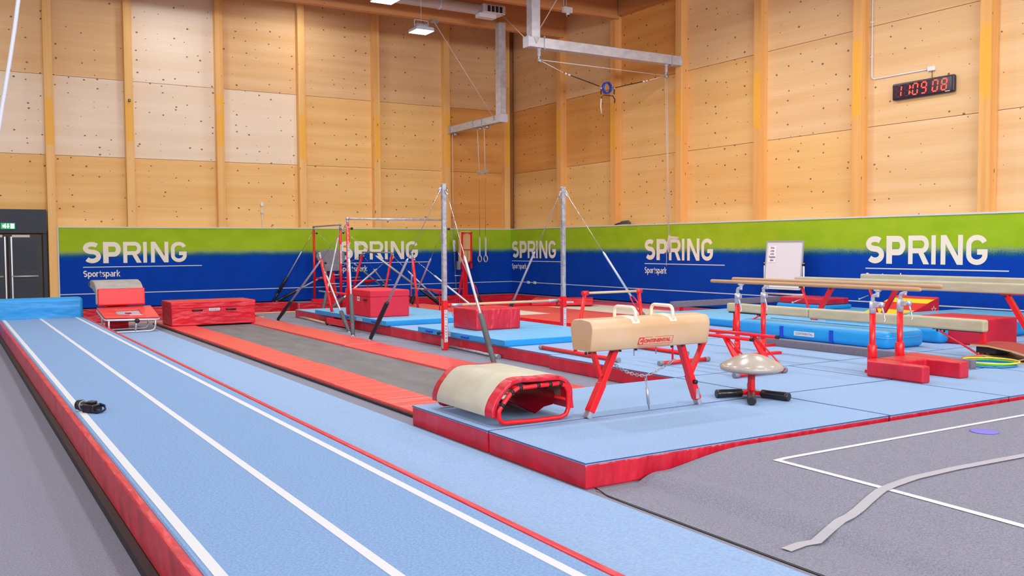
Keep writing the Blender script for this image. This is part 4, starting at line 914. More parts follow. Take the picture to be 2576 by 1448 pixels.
# ---- pommel horse
HY = 6.88
ph = thing('pommel_horse', 'tan leather pommel horse with two ivory handles on slanted red legs', 'pommel horse', (5.65, HY, ZM))
X0, X1, ZB0, ZT0 = 4.965, 6.395, .83, 1.13
hb_, ht = .145, .18
prof = [(-hb_, ZB0), (-.165, ZB0+.10), (-ht, ZB0+.20)]+[(-ht+.06-.06*math.cos(t*math.pi/2/4)+0, ZB0+.20+.085*math.sin(t*math.pi/2/4)) for t in range(1, 5)]+[(0, ZT0-.005)]
prof += [(-q[0], q[1]) for q in prof[-2::-1]]
sec = [(X0, .93), (X0+.012, .975), (X0+.05, 1.0), (X1-.05, 1.0), (X1-.012, .975), (X1, .93)]
mb = MB(); n = len(prof); zc = (ZB0+ZT0)/2; vs = []
for x, k in sec:
    for (y, z) in prof: vs.append((x, HY+y*k, zc+(z-zc)*(k if z > zc else (1 if k == 1 else .985))))
fs = [(i*n+k, i*n+(k+1) % n, (i+1)*n+(k+1) % n, (i+1)*n+k) for i in range(len(sec)-1) for k in range(n)]
mb.add(vs, fs, True); mb.add(vs[:n], [tuple(range(n))]); mb.add(vs[-n:], [tuple(range(n))])
body = mb.build('body', LEATH, ph); body.modifiers.new('b', 'BEVEL').width = .012
for px, pn in ((5.47, 0), (5.925, 1)):
    xx = px
    mb = MB(); w_ = .158
    pts = [(xx, HY-w_, ZT0-.045), (xx, HY-w_, ZT0+.03)]+[(xx, HY-w_+.05*(1-math.cos(a)), ZT0+.03+.055*math.sin(a)) for a in (.5, 1.05, 1.57)]
    pts += [(xx, HY+w_-.05*(1-math.cos(a)), ZT0+.03+.055*math.sin(a)) for a in (1.57, 1.05, .5)]+[(xx, HY+w_, ZT0+.03), (xx, HY+w_, ZT0-.045)]
    mb.tube(pts, .017, n=12); p = lab(mb.build('pommel', IVORY, ph), 'ivory handle')
    mb = MB(); q_ = [(-ht+.004, -.052), (-ht+.03, -.02), (-.06, .002), (0, .006), (.06, .002), (ht-.03, -.02), (ht-.004, -.052)]
    mb.prism([(a_, b_) for a_, b_ in q_]+[(a_*.9, b_-.03) for a_, b_ in q_[::-1]], (xx-.045, HY, ZT0), (0,1,0), (0,0,1), (.09, 0, 0)); mb.build('saddle', IVORY, p, bevel=.008)
def hp(px, py): return gy(px, py, HY)
for (top, foot, bt, bb_, sg) in (((1547,884),(1479,1045),(1491,890),(1509,946),1), ((1712,872),(1755,1010),(1770,866),(1737,937),-1)):
    a = hp(*top); b = hp(*foot); dr_ = (b-a).normalized()
    mb = MB(); mb.bar(a+Vector((0,0,.03)), a.lerp(b, .55), .075, .055, (1,0,0)); mb.bar(a.lerp(b, .5), a.lerp(b, .94), .085, .065, (1,0,0)); lg = mb.build('leg', REDM, ph, bevel=.005, seg=1)
    mb = MB(); mb.bar(a.lerp(b, .93), Vector((b.x-.012*sg, HY, ZM+.002)), .07, .05, (1,0,0)); lab(mb.build('foot', STEEL, lg), 'bare steel foot')
    mb = MB(); mb.bar(hp(*bt)+Vector((0,0,.03)), hp(*bb_), .06, .035, (1,0,0)); mb.build('brace', REDM, ph, bevel=.004, seg=1)
    mb = MB(); k_ = a.lerp(b, .62)
    if sg < 0: mb.lathe((k_.x, HY-.045, k_.z), [(0,-.03),(.022,-.03),(.022,0),(0,0)], 8, 'y'); mb.build('locking_knob', BLACK, lg)
a = hp(1747, 988); mb = MB(); mb.box((a.x-.02, HY-.046, a.z-.05), (a.x+.025, HY-.0435, a.z+.05)); mb.build('sticker', STEEL, ph)
for px in (1474, 1483, 1540, 1560, 1600, 1690, 1716, 1760):
    a = gy(px, 884-(px-1474)*.075, HY-.1); mb = MB(); mb.lathe((a.x, HY-.1, ZB0-.012), [(0,-.01),(.013,-.01),(.013,.014),(0,.014)], 8); mb.build('bolt', BLACK, ph)
for px in (1595, 1650):
    a = gy(px, 876, HY); mb = MB(); mb.tube([(a.x, HY, ZB0), (a.x, HY, ZB0-.085)], .006, n=6); mb.build('threaded_rod', STEEL, ph)
ca = hp(1541, 912); cm = hp(1624, 944); cb = hp(1697, 903); cf = Vector((hp(1633, 1026).x, HY, ZM+.01))
mb = MB()
def links(mb, a, b, sag, n, r=.0045, L=None):
    a = Vector(a); b = Vector(b)
    for i in range(n):
        f0, f1 = (i-.12)/n, (i+1.12)/n; g = lambda f: a.lerp(b, f)+Vector((0,0,-sag*4*f*(1-f)))
        p, q = g(f0), g(f1); d = (q-p).normalized(); s_ = d.cross(Vector((0,1,0))).normalized() if i % 2 else Vector((0,1,0)); s_ = s_*.011
        mb.tube([p+s_*.6, p.lerp(q,.15)+s_, p.lerp(q,.85)+s_, q+s_*.6, q-s_*.6, p.lerp(q,.85)-s_, p.lerp(q,.15)-s_, p-s_*.6], r, n=5, closed=True)
links(mb, ca, cm, .035, 13); links(mb, cb, cm, .015, 9); links(mb, cm, cm.lerp(cf, .22), 0, 2)
ch = mb.build('chain', STEEL, ph)
mb = MB(); mb.tube([cm.lerp(cf, .22), cm.lerp(cf, .35), cm.lerp(cf, .36), cm.lerp(cf, .85), cm.lerp(cf, .86), cf], [.006,.006,.015,.015,.006,.006], n=8); mb.build('turnbuckle', STEEL, ch)
# lettering on the flank
fy = HY-.166; o = gy(1606, 868, fy-.006); e = gy(1692, 862, fy-.006); z0 = o.z; W_ = e.x-o.x; Hh = gy(1606, 849, fy).z-z0
u = Vector((1,0,0)); v = Vector((0, -.10, 1)).normalized(); sh_ = .28
base = Vector((o.x, HY-.1545, z0)); nn = Vector((0,-1,0))
G_ = lambda a, b: base + u*(a*W_+b*Hh*sh_) + v*(b*Hh) + nn*.006
lg = MB()
cw = .145
lg.quad(G_(0,0), G_(cw,0), G_(cw,1), G_(0,1))
bdp = [(cw,.0,1,.0), (1,0,1,1), (cw,1,1,1)]
t_ = .05
for q in (((cw,0),(1,0),(1,t_),(cw,t_)), ((cw,1-t_),(.38,1-t_),(.38,1),(cw,1)), ((.46,1-t_),(1,1-t_),(1,1),(.46,1)), ((1-.01,0),(1,0),(1,1),(1-.01,1))): lg.quad(*[G_(*k) for k in q])
lgo = lab(lg.build('printed_logo', PRED, ph, fixn=False), 'red printed maker logo')
text('lettering', 'C', Hh*.95, G_(.02, .16)+nn*.002, u, v, LEATH, lgo, width=W_*.10, bold=.004, shear=.25)
text('lettering', 'ONTINENTAL', Hh*.62, G_(.16, .28), u, v, PRED, lgo, width=W_*.78, bold=.002, shear=.25)
text('lettering', 'www.continentalsports.co.uk', Hh*.34, G_(.03, -.32), u, v, PRED, lgo, width=W_*.93)
# ---- mushroom trainer
M = gz(1890, 987, ZM+.04)
ms = thing('mushroom_trainer', 'glossy beige domed mushroom trainer on a red post with black taped cross feet', 'mushroom trainer', (M.x, M.y, ZM))
R = .33; zt0 = zt(M.x, M.y, 886)-.01; zr = zt(M.x, M.y, 921)
pf = [(0, zt0)]+[(R*math.sin(a)*.985, zr+.01+(zt0-zr-.01)*math.cos(a)**1.0) for a in [i*math.pi/2/12 for i in range(1, 12)]]
pf = [(0, zt0)]+[(R*(i/12), zr+.014+(zt0-zr-.014)*(1-(i/12)**1.75)) for i in range(1, 12)]+[(R*.99, zr+.01), (R, zr-.008), (R*.97, zr-.03), (R*.85, zr-.048), (R*.5, zr-.06), (0, zr-.06)]
mb = MB(); mb.lathe((M.x, M.y, 0), pf, 48); mb.build('dome', MUSH, ms)
mb = MB(); mb.bar((M.x, M.y, ZM+.05), (M.x, M.y, zr-.05), .056, .056, (1,0,0)); mb.build('post', REDM, ms, bevel=.004)
for px, py in ((1803, 990), (1984, 998), (1891, 1008), (1889, 973)):
    e = gz(px, py, ZM+.045); c_ = Vector((M.x, M.y, ZM+.045)); d_ = (e-c_)
    if py == 973: d_ = -(gz(1891, 1008, ZM+.045)-c_)*.9; e = c_+d_
    mb = MB(); mb.tube([c_+d_*.28, c_+d_*.30, c_+d_*.6, c_+d_*.9, e, e+d_*.015], [.030,.043,.042,.046,.046,.038], n=12); mb.build('foot', TAPE, ms)
    mb = MB(); mb.bar(c_, c_+d_*.36, .05, .04); mb.build('arm', REDM, ms)
# ---- barrel trainer (bent tube frame with padded cover)
bt = thing('barrel_trainer', 'cream and red padded half barrel lying on a bent red tube frame', 'barrel trainer', (4.5, 7.5, ZM))
Y0 = 6.965; Y1 = 8.13
L_ = [(1269,1065),(1340,1059),(1410,1050),(1423,1043),(1429,1029),(1429,1005),(1428,983),(1421,970),(1407,964.5),(1358.5,970),(1303,977),(1286,988),(1263.5,1020),(1255,1036),(1255,1053),(1261,1062)]
P_ = [gy(x, y, Y0) for x, y in L_]; zmin = min(p.z for p in P_)
for p in P_: p.z += (ZM+.022-zmin)*(1 if p.z < .35 else .6)
def dens(P, k=3):
    out = []; n = len(P)
    for i in range(n):
        a, b, c_, d_ = P[i-1], P[i], P[(i+1) % n], P[(i+2) % n]
        for j in range(k):
            t = j/k; out.append(.5*((2*b)+(c_-a)*t+(2*a-5*b+4*c_-d_)*t*t+(3*b-a-3*c_+d_)*t**3))
    return out
for y in (Y0, Y1):
    mb = MB(); mb.tube([Vector((p.x, y, p.z)) for p in P_], .021, n=10, closed=True); fo = mb.build('end_frame', REDM, bt)
    if y == Y0:
        for i, f in ((7, .9), (8, .5), (9, .1), (9, .9), (10, .9), (12, .0)):
            a = P_[i].lerp(P_[(i+1) % len(P_)], f); b = P_[i].lerp(P_[(i+1) % len(P_)], min(1, f+.001)); d_ = (P_[(i+1) % len(P_)]-P_[i]).normalized()*.016
            mb = MB(); mb.tube([a-d_, a+d_], .0245, n=10); lab(mb.build('strap', BLACK, fo), 'black hook and loop strap')
# cover: outer offset of the frame from lower left round over the top to the right side
arcP = [P_[14], P_[13], P_[12].lerp(P_[11], .3)+Vector((-.012,0,.012)), P_[10].lerp(P_[11], .15)+Vector((-.012,0,.02)), P_[9]+Vector((0,0,.012)), P_[8]+Vector((0,0,.006)), P_[7], P_[6], P_[5]]
def off(L, d):
    out = []
    for i in range(len(L)):
        t = (L[min(i+1, len(L)-1)]-L[max(i-1, 0)]); t.y = 0; t.normalize(); out.append(L[i]+Vector((-t.z, 0, t.x))*d)
    return out
def smooth(L, k=5):
    out = []
    for i in range(len(L)-1):
        a, b, c_, d_ = L[max(i-1, 0)], L[i], L[i+1], L[min(i+2, len(L)-1)]
        for j in range(k):
            t = j/k; out.append(.5*((2*b)+(c_-a)*t+(2*a-5*b+4*c_-d_)*t*t+(3*b-a-3*c_+d_)*t**3))
    return out+[L[-1]]
Lo = smooth(off(arcP, .062)); Li = smooth(off(arcP, .020))
def sheet(name, ya, yb, m, extra=0):
    mb = MB(); A = [(p.x, p.z) for p in [p+(p-q).normalized()*extra for p, q in zip(Lo, Li)]]; B = [(p.x, p.z) for p in Li]
    n = len(A); vs = [(x, ya, z) for x, z in A]+[(x, yb, z) for x, z in A]+[(x, ya, z) for x, z in B]+[(x, yb, z) for x, z in B]; fs = []
    for i in range(n-1): fs += [(i, i+1, n+i+1, n+i), (2*n+i+1, 2*n+i, 3*n+i, 3*n+i+1), (i+1, i, 2*n+i, 2*n+i+1), (n+i, n+i+1, 3*n+i+1, 3*n+i)]
    fs += [(0, n, 3*n, 2*n), (n-1, 3*n-1, 4*n-1, 2*n-1)]
    mb.add(vs, fs, True); o = mb.build(name, m, bt); md = o.modifiers.new('b', 'BEVEL'); md.width = .008; md.segments = 2; return o
lab(sheet('padded_cover', Y0+.01, Y1+.02, REDW), 'red padded cover')
lab(sheet('suede_panel', Y0+.14, Y1-.09, SUEDB, .004), 'cream suede panel')
mb = MB(); a = P_[5]; b = Vector((P_[5].x+.015, 0, P_[5].z-.02)); q = off(arcP, .062)[-1]
mb.prism([(0,0),(.045,0),(.06,-.10),(.02,-.10)], (q.x-.05, Y0+.01, q.z+.01), (1,0,0), (0,0,1), (0, Y1-Y0, 0)); mb.build('cover_flap', REDW, bt)
# inner sling
sl = [P_[13]+Vector((.12,0,-.0)), (P_[0]+Vector((.16,0,.16))), P_[1]+Vector((.1,0,.0+.05)), P_[3]+Vector((-.16,0,.0)), P_[4]+Vector((-.03,0,.08)), P_[5]+Vector((-.02,0,.03))]
S2 = [Vector((P_[2].x-.02, 0, ZM+.06)), Vector((P_[2].x-.16, 0, ZM+.10)), Vector((P_[1].x+.03, 0, ZM+.17)), Vector((P_[1].x-.08, 0, ZM+.19))]
mb = MB(); S3 = [(P_[6].x-.03, P_[6].z-.03), (P_[5].x-.03, P_[5].z+.02), (P_[4].x-.05, P_[4].z+.02), (P_[2].x-.06, ZM+.10), (P_[2].x-.16, ZM+.045), (P_[1].x+.06, ZM+.08), (P_[1].x-.06, ZM+.15)]
n = len(S3); mb.add([(x, Y0+.18, z) for x, z in S3]+[(x, Y1-.05, z) for x, z in S3]+[(x, Y0+.18, z+.006) for x, z in S3]+[(x, Y1-.05, z+.006) for x, z in S3],
   [f for i in range(n-1) for f in ((i, i+1, n+i+1, n+i), (2*n+i+1, 2*n+i, 3*n+i, 3*n+i+1))], True); mb.build('inner_sling', DRED, bt, smooth=True)
for p in (P_[5], P_[10], P_[14]):
    mb = MB(); mb.tube([(p.x, Y0, p.z), (p.x, Y1, p.z)], .018, n=8); mb.build('cross_tube', REDM, bt)
# ---- low horizontal bar on a red frame
FY = 10.943; lb = thing('low_bar', 'small red frame with a short wooden bar, standing behind the pommel horse', 'gymnastics bar', (8.45, FY, ZM))
la = gy(1472, 737, FY); ra = gy(1607, 733, FY); ra.z = la.z
mb = MB(); mb.tube([la, ra], .018, n=12); mb.build('rail', BARX, lb)
for p, fx in ((la, 7.786), (ra, 9.07)):
    s = -1 if p is la else 1
    mb = MB(); mb.tube([Vector((fx, FY, ZM+.05)), Vector((p.x+s*.0, FY, p.z))], .027, n=12); u_ = mb.build('upright', REDM, lb)
    mb = MB(); mb.tube([p-Vector((.05,0,0)), p+Vector((.05,0,0))], .033, n=12); mb.build('rail_socket', REDM, u_)
    yA, yB = (11.83, 9.95) if s < 0 else (11.83, 10.0)
    mb = MB(); mb.tube([(fx, yA-.03, ZM+.035), (fx, yB+.03, ZM+.035)], .03, n=12); f_ = mb.build('foot_tube', REDM, lb)
    for y in (yA, yB): mb = MB(); mb.tube([(fx, y-.035, ZM+.035), (fx, y+.035, ZM+.035)], .035, n=12); lab(mb.build('end_cap', GREYW, f_), 'grey end cap')
# ---- low red parallel rails
rp_ = thing('low_parallel_bars', 'low red steel parallel rails with grey capped feet, partly behind the mushroom trainer', 'gymnastics bar', (8.43, 8.7, ZM))
for x, px in ((8.62, 1957), (8.17, 1893)):
    z_ = .655; e = gz(px, 848 if px == 1957 else 854, z_)
    mb = MB(); mb.tube([(e.x, e.y, z_), (e.x-.02, 10.0, z_)], .022, n=12); r_ = mb.build('rail', REDM, rp_)
    mb = MB(); mb.tube([(e.x, e.y-.01, z_), (e.x, e.y+.03, z_)], .024, n=12); mb.build('end_cap', BLACK, r_)
    mb = MB(); mb.tube([(e.x, 9.34, ZM+.04), (e.x, 9.34, z_)], .014, n=8); mb.build('upright', REDM, rp_)
    t0 = Vector((e.x-.01, 8.35, z_-.01)); b0 = Vector((e.x-.03, 7.98, ZM+.05)); mb = MB(); w0, w1 = Vector((.022,0,0)), Vector((.07,0,0)); k0 = Vector((0,.035,0))
    mb.add([t0-w0, t0+w0, b0+w1, b0-w1, t0-w0+k0, t0+w0+k0, b0+w1+k0, b0-w1+k0], [(0,1,2,3),(7,6,5,4),(1,0,4,5),(2,1,5,6),(3,2,6,7),(0,3,7,4)]); mb.build('upright', REDM, rp_)
    mb = MB(); mb.tube([t0+Vector((.01,-.02,0)), b0+Vector((.15,-.05,0))], .011, n=8); mb.build('diagonal_brace', REDM, rp_)
for y in (9.34, 7.98):
    mb = MB(); mb.tube([(8.05, y, ZM+.035), (8.82, y, ZM+.035)], .028, n=12); f_ = mb.build('foot_tube', REDM, rp_)
    for x in (8.03, 8.85): mb = MB(); mb.tube([(x-.035, y, ZM+.035), (x+.035, y, ZM+.035)], .034, n=12); lab(mb.build('end_cap', GREYW, f_), 'grey end cap')
# ---- parallel bars
pb_ = thing('parallel_bars', 'parallel bars with two long wooden rails on four red posts', 'gymnastics bar', (10.0, 8.5, ZM))
for X_, pa, pbx in ((9.76, (1788, 707), (2318, 727)), (10.26, (1842, 698+1), (2372, 723))):
    A = gx(*pa, X_); B = gx(*pbx, X_); B.z = A.z = (A.z+B.z)/2
    d_ = (B-A).normalized(); mb = MB(); vs = [A, A+d_*.012, A+d_*.03, B-d_*.03, B-d_*.012, B]; mb.tube(vs, [.012,.022,.026,.026,.022,.012], n=16, flat=1.0); mb.build('rail', BARW, pb_)
    zr = A.z-.028
    for px, s, xo in ((1855 if X_ < 10 else 1920, -1, 0), (2195 if X_ < 10 else 2264, 1, 0)):
        yy_ = gx(px, 800, X_).y; o_ = .075 if s < 0 else -.075      # post offset along Y from the rail pivot
        py_ = yy_; piv = yy_-.07 if s < 0 else yy_-.07
        zj = zt(X_, py_, 763 if X_ < 10 else 760) if s < 0 else zt(X_, py_, 787 if X_ < 10 else 783)
        zc_ = zt(X_, py_, 737 if X_ < 10 else 735) if s < 0 else zt(X_, py_, 757 if X_ < 10 else 752)
        mb = MB(); mb.tube([(X_, py_, ZM+.02), (X_, py_, zj)], .036, n=14); p_ = mb.build('post', REDM, pb_)
        mb = MB(); mb.tube([(X_, py_, zj-.004), (X_, py_, zc_)], .04, n=14); mb.bar((X_-.03, py_-.045, (zj+zc_)/2+.03), (X_-.03, py_-.095, (zj+zc_)/2+.03), .04, .05); cl_ = lab(mb.build('clamp', ALU, p_), 'cast silver clamp')
        mb = MB(); mb.tube([(X_, py_, zc_), (X_, py_, zc_+.04), (X_, py_-.01, zc_+.065), (X_, piv+.01, zc_+.08), (X_, piv, zc_+.085), (X_, piv, zr)], .024, n=12); mb.lathe((X_, piv, zr-.025), [(.02,-.02),(.025,0),(.05,.022),(.05,.03),(0,.03)], 12); mb.tube([(X_, piv, zc_+.05), (X_, piv, zc_+.09)], .02, n=8); mb.build('bent_arm', ALU, p_)
        hx = X_+(.07 if s > 0 else -.06); zh = (zj+zc_)/2+.03
        mb = MB(); mb.tube([(X_, py_-.03, zh), (hx, py_-.07, zh)], .016, n=8); mb.tube([(hx, py_-.07, zh), (hx+.03, py_-.08, zh-.1), (hx+.05, py_-.09, zh-.19), (hx+.015, py_-.10, zh-.215)], [.012,.011,.009,.007], n=8); mb.lathe((hx, py_-.07, zh), [(0,-.03),(.03,-.03),(.03,.03),(0,.03)], 10, 'y'); mb.build('clamp_lever', ALU, p_)
        if s > 0:
            mb = MB(); mb.tube([(X_, py_, ZM+.02), (X_, py_, ZM+.34), (X_, py_, ZM+.355)], [.058,.055,.045], n=14); mb.build('post_collar', REDM, p_)
        else:
            mb = MB(); mb.tube([(X_, py_, ZM+.02), (X_, py_, ZM+.2)], .045, n=12); mb.build('post_collar', REDM, p_)
for y in (7.40, 9.43):
    mb = MB(); mb.bar((9.69, y, ZM+.02), (10.36, y, ZM+.02), .09, .035); mb.build('base_frame', REDM, pb_)
# ---- balance beams
def beam(px0, py0, X_, ztop, ynear, label, legs=True, h=.16, w=.11, m=SUEDE):
    yf_ = gx(px0, py0, X_).y
    t = thing('balance_beam', label, 'balance beam', (X_, (yf_+ynear)/2, ZM))
    return t, yf_
t, yf_ = beam(1827, 764, 12.1, .73, 7.39, 'low balance beam nearest the camera, in cream suede with a black joint strap')
yj = gx(2032, 790, 12.1).y; zb1 = .735
for ya, yb, r_ in ((yf_, yj+.003, 0), (yj-.003, 7.39, .012)):
    mb = MB(); mb.box((12.1-.0, ya, zb1-.155-r_), (12.1+.13, yb, zb1+r_*.3)); mb.build('beam_section', SUEDE, t, bevel=.03, seg=3)
yb_ = gx(2268, 815, 12.1).y
mb = MB(); mb.tube([(12.1-.004, yb_, zb1-.15), (12.1-.005, yb_, zb1-.02), (12.1+.02, yb_-.01, zb1+.006), (12.1+.10, yb_-.02, zb1+.006)], .006, n=6); lab(mb.build('strap', BLACK, t), 'black strap'); mb = MB(); mb.tube([(12.1-.004, yb_+.015, zb1-.15), (12.1-.005, yb_+.015, zb1-.02), (12.1+.02, yb_+.005, zb1+.006), (12.1+.10, yb_-.005, zb1+.006)], .006, n=6); lab(mb.build('strap', WHITE, t), 'white strap')
XC = 12.165
for ye, yl, yd in ((yf_, gx(1843, 800, 12.1).y, gx(1908, 795, 12.1).y), (7.39, gx(2466, 850, 12.1).y, gx(2362, 830, 12.1).y)):
    mb = MB(); mb.box((XC-.045, min(ye+(-.04 if ye > 9 else .04), yd+(-.1 if ye > 9 else .12)), zb1-.175), (XC+.045, max(ye+(-.04 if ye > 9 else .04), yd+(-.1 if ye > 9 else .12)), zb1-.157)); mb.build('mounting_rail', BLACK, t)
    mb = MB(); mb.bar((XC, yl, ZM+.03), (XC, yl, zb1-.17), .05, .05, (1,0,0)); mb.bar((XC, yl, ZM+.04), (XC, yl, ZM+.24), .065, .065, (1,0,0)); lg = mb.build('leg', REDM, t)
    mb = MB(); mb.tube([(XC-.05, yl, ZM+.05), (XC-.05, yd, zb1-.19)], .015, n=8); mb.build('brace', REDM, t)
    mb = MB(); mb.bar((XC-.45, yl, ZM+.025), (XC+.45, yl, ZM+.025), .06, .045); mb.build('base_bar', REDM, t)
    for k in (-.06, .0, .05): mb = MB(); mb.lathe((XC-.03, yd+k, zb1-.185), [(0,-.02),(.014,-.02),(.014,.014),(0,.014)], 8); mb.build('bolt', BLACK, t)
def high_beam(px0, py0, X_, zt_, label):
    yf_ = gx(px0, py0, X_).y; yn = yf_-5.0
    t = thing('balance_beam', label, 'balance beam', (X_, (yf_+yn)/2, ZM))
    mb = MB(); mb.box((X_, yn, zt_-.165), (X_+.12, yf_, zt_)); mb.build('beam_body', SUEDE, t, bevel=.028, seg=3)
    xc = X_+.06
    for s, y0 in ((1, yf_), (-1, yn)):
        a = y0-s*.14; b = y0-s*.85; c_ = y0-s*.52
        mb = MB(); mb.bar((xc, min(a,b)-.1, zt_-.172), (xc, max(a,b)+.1, zt_-.172), .08, .014); mb.build('mounting_rail', REDM, t)
        mb = MB(); mb.tube([(xc, a, zt_-.18), (xc, c_+s*.1, ZM+.1)], .026, n=10); mb.build('strut', REDM, t)
        mb = MB(); mb.bar((xc, b, zt_-.18), (xc, c_+s*.12, ZM+.08), .07, .075, (1,0,0)); mb.build('leg', REDM, t)
        mb = MB(); mb.bar((xc-.55, c_+s*.1, ZM+.03), (xc+.55, c_+s*.1, ZM+.03), .09, .06); mb.build('base_bar', REDM, t, bevel=.006)
        for y in (a, b): mb = MB(); mb.lathe((xc-.045, y, zt_-.20), [(0,-.02),(.016,-.02),(.016,.01),(0,.01)], 8, 'x'); mb.build('bolt', BLACK, t)
        mb = MB(); mb.tube([(xc-.04, a-s*.05, zt_-.42), (xc-.25, a-s*.02, zt_-.48)], .008, n=6); mb.lathe((xc-.27, a-s*.02, zt_-.485), [(0,-.015),(.018,-.015),(.018,.015),(0,.015)], 8, 'x'); mb.build('adjusting_lever', STEEL, t)
    return t
high_beam(1997, 699, 13.9, 1.172, 'high cream balance beam, the nearer of the two high ones')
high_beam(2163, 691, 15.42, 1.20, 'high cream balance beam closest to the blue wall padding')
# low grey carpeted beams
t = thing('carpeted_beam', 'low grey carpeted floor beam running behind the mushroom trainer to the red U block', 'balance beam', (11.1, 8.6, ZM))
e1_ = gz(2443, 928, ZM); e2_ = gz(2465, 926, ZM); yfar = gx(1905, 852, e1_.x).y; hb1 = zt(e1_.x, e1_.y, 906)
mb = MB(); mb.box((e1_.x, e1_.y, hb1-.11), (e1_.x+.11, yfar, hb1)); mb.build('beam_body', GREYB, t, bevel=.006)
for y in (e1_.y+.35, yfar-.35):
    mb = MB(); mb.bar((e1_.x-.2, y, ZM+.02), (e1_.x+.32, y, ZM+.02), .05, .035); mb.build('foot_bar', REDM, t)
    mb = MB(); mb.bar((e1_.x+.055, y, ZM+.03), (e1_.x+.055, y, hb1-.1), .06, .06, (1,0,0)); mb.build('leg', REDM, t)
t = thing('carpeted_beam', 'short raised grey carpeted beam on thin red legs near the whiteboard', 'balance beam', (15.5, 15.5, .05))
a = gy(1690, 757, 15.5); b = gy(1985, 745, 15.5); zz = (a.z+b.z)/2+.0
mb = MB(); mb.box((a.x, 15.45, zz-.13), (b.x, 15.56, zz)); mb.build('beam_body', GREYB, t, bevel=.006)
for px in (1714, 1966):
    x = gy(px, 760, 15.5).x; mb = MB(); mb.bar((x, 15.5, .07), (x, 15.5, zz-.13), .055, .055, (1,0,0)); mb.bar((x, 15.2, .07), (x, 15.8, .07), .06, .04); mb.build('leg', REDM, t)
mb = MB(); a = gx(1968, 771, 16.4); b = gx(2082, 772, 16.4)
mb.box((16.3, b.y, .46), (17.1, a.y, .60)); o = tag(mb.build('foam_mat', REDW, bevel=.03, seg=3), 'red foam mat lying flat in front of the wall sockets', 'mat')
mb = MB(); mb.box((16.25, b.y-.05, .361), (17.15, a.y+.05, .459)); o = tag(mb.build('foam_block', BLUV, bevel=.04, seg=3), 'blue foam block under the flat red mat near the whiteboard', 'block')
# ---- red U-shaped block round the parallel bars post
U = thing('foam_block', 'red vinyl U-shaped foam block round the near posts of the parallel bars', 'block', (9.9, 6.9, ZM))
a0 = gz(2181, 945, ZM); a1_ = gz(2313, 966, ZM); a2_ = gz(2342, 963, ZM); a3_ = gz(2417, 953, ZM); a4 = gz(2440, 950, ZM)
hU = .395; yN = (a1_.y+a2_.y)/2; X_a, X_b, X_c, X_d = a0.x-.03, a2_.x, a3_.x, a4.x; yB2 = a0.y+.08
prof = [(X_a, yN), (X_b, yN), (X_b, yN+.45), (X_c, yN+.45), (X_c, yN), (X_d, yN), (X_d+.22, 7.0), (10.66, 7.46), (10.36, 7.45), (10.33, 7.31), (X_a+.12, 7.30), (X_a, a0.y-.02)]
mb = MB(); mb.prism(prof, (0, 0, ZM), (1,0,0), (0,1,0), (0, 0, hU-ZM)); mb.build('cover', REDW, U, bevel=.02, seg=3)
# ---- springboard
sb = thing('springboard', 'springboard with worn red top and bent plywood springs at the right edge', 'springboard', (12.4, 6.6, ZM))
q0 = gz(2462, 898, ZM)
SX, SY0, SY1, SXw = 11.78, 7.25, 6.05, .62
# board runs along +Y -> -Y, raised at the far end
A_ = gz(2459, 905, ZM)
ya, yb = 7.55, 6.35; xa = 12.05; xb = 12.70
pt = [(0, .20), (.25, .205), (.6, .165), (.9, .10), (1.2, .03)]
top = [(ya-s_, ZM+h_) for s_, h_ in pt]
mb = MB(); mb.prism([(y, z) for y, z in top]+[(y, z-.022) for y, z in top[::-1]], (xa, 0, 0), (0,1,0), (0,0,1), (xb-xa, 0, 0)); mb.build('top_board', PLYY, sb)
mb = MB(); mb.prism([(y, z+.006) for y, z in top]+[(y, z) for y, z in top[::-1]], (xa+.01, 0, 0), (0,1,0), (0,0,1), (xb-xa-.02, 0, 0)); mb.build('carpet', SBRED, sb)
bp2 = [(ya-.02, ZM+.05), (ya-.2, ZM+.07), (ya-.42, ZM+.025), (ya-.6, ZM+.025), (ya-.8, ZM+.09)]
mb = MB(); mb.prism([(y, z) for y, z in bp2]+[(y, z-.018) for y, z in bp2[::-1]], (xa+.02, 0, 0), (0,1,0), (0,0,1), (xb-xa-.04, 0, 0)); mb.build('bent_spring', PLYY, sb, smooth=False)
mb = MB(); mb.box((xa, yb-.05, ZM), (xb, ya+.12, ZM+.018)); mb.build('base_board', PLYY, sb)
mb = MB(); mb.box((xa+.05, ya-.34, ZM+.09), (xb-.05, ya-.06, ZM+.175)); mb.build('foam_filler', BLACK, sb)
# ---- hoops
for i, (m_, k, nm_, dx, dz_) in enumerate(((HOB, 1.0, 'blue', 0, 0), (HOG, .93, 'green', .02, .02), (HOY, 1.0, 'yellow', .07, .04))):
    c_ = gz(2498, 918, ZM); R_ = .34*k
    mb = MB(); mb.tube([(c_.x+dx-.05+R_*math.cos(t), c_.y+.05+R_*math.sin(t), ZM+.012+dz_) for t in [j*math.tau/40 for j in range(40)]], .011, n=8, closed=True)
    tag(mb.build('hoop', m_), '%s plastic hoop, %s of the three stacked ones' % (nm_, ('lowest', 'middle', 'topmost')[i]), 'hoop', 'hoops lying beside the springboard')
# ---- purple spot marker
c_ = gz(2476, 1084, .165); mb = MB(); mb.lathe((c_.x, c_.y, .161), [(0,0),(.115,0),(.115,.004),(.10,.006),(0,.006)], 28); tag(mb.build('spot_marker', PURP), 'flat round purple rubber marker on the grey exercise floor', 'marker')
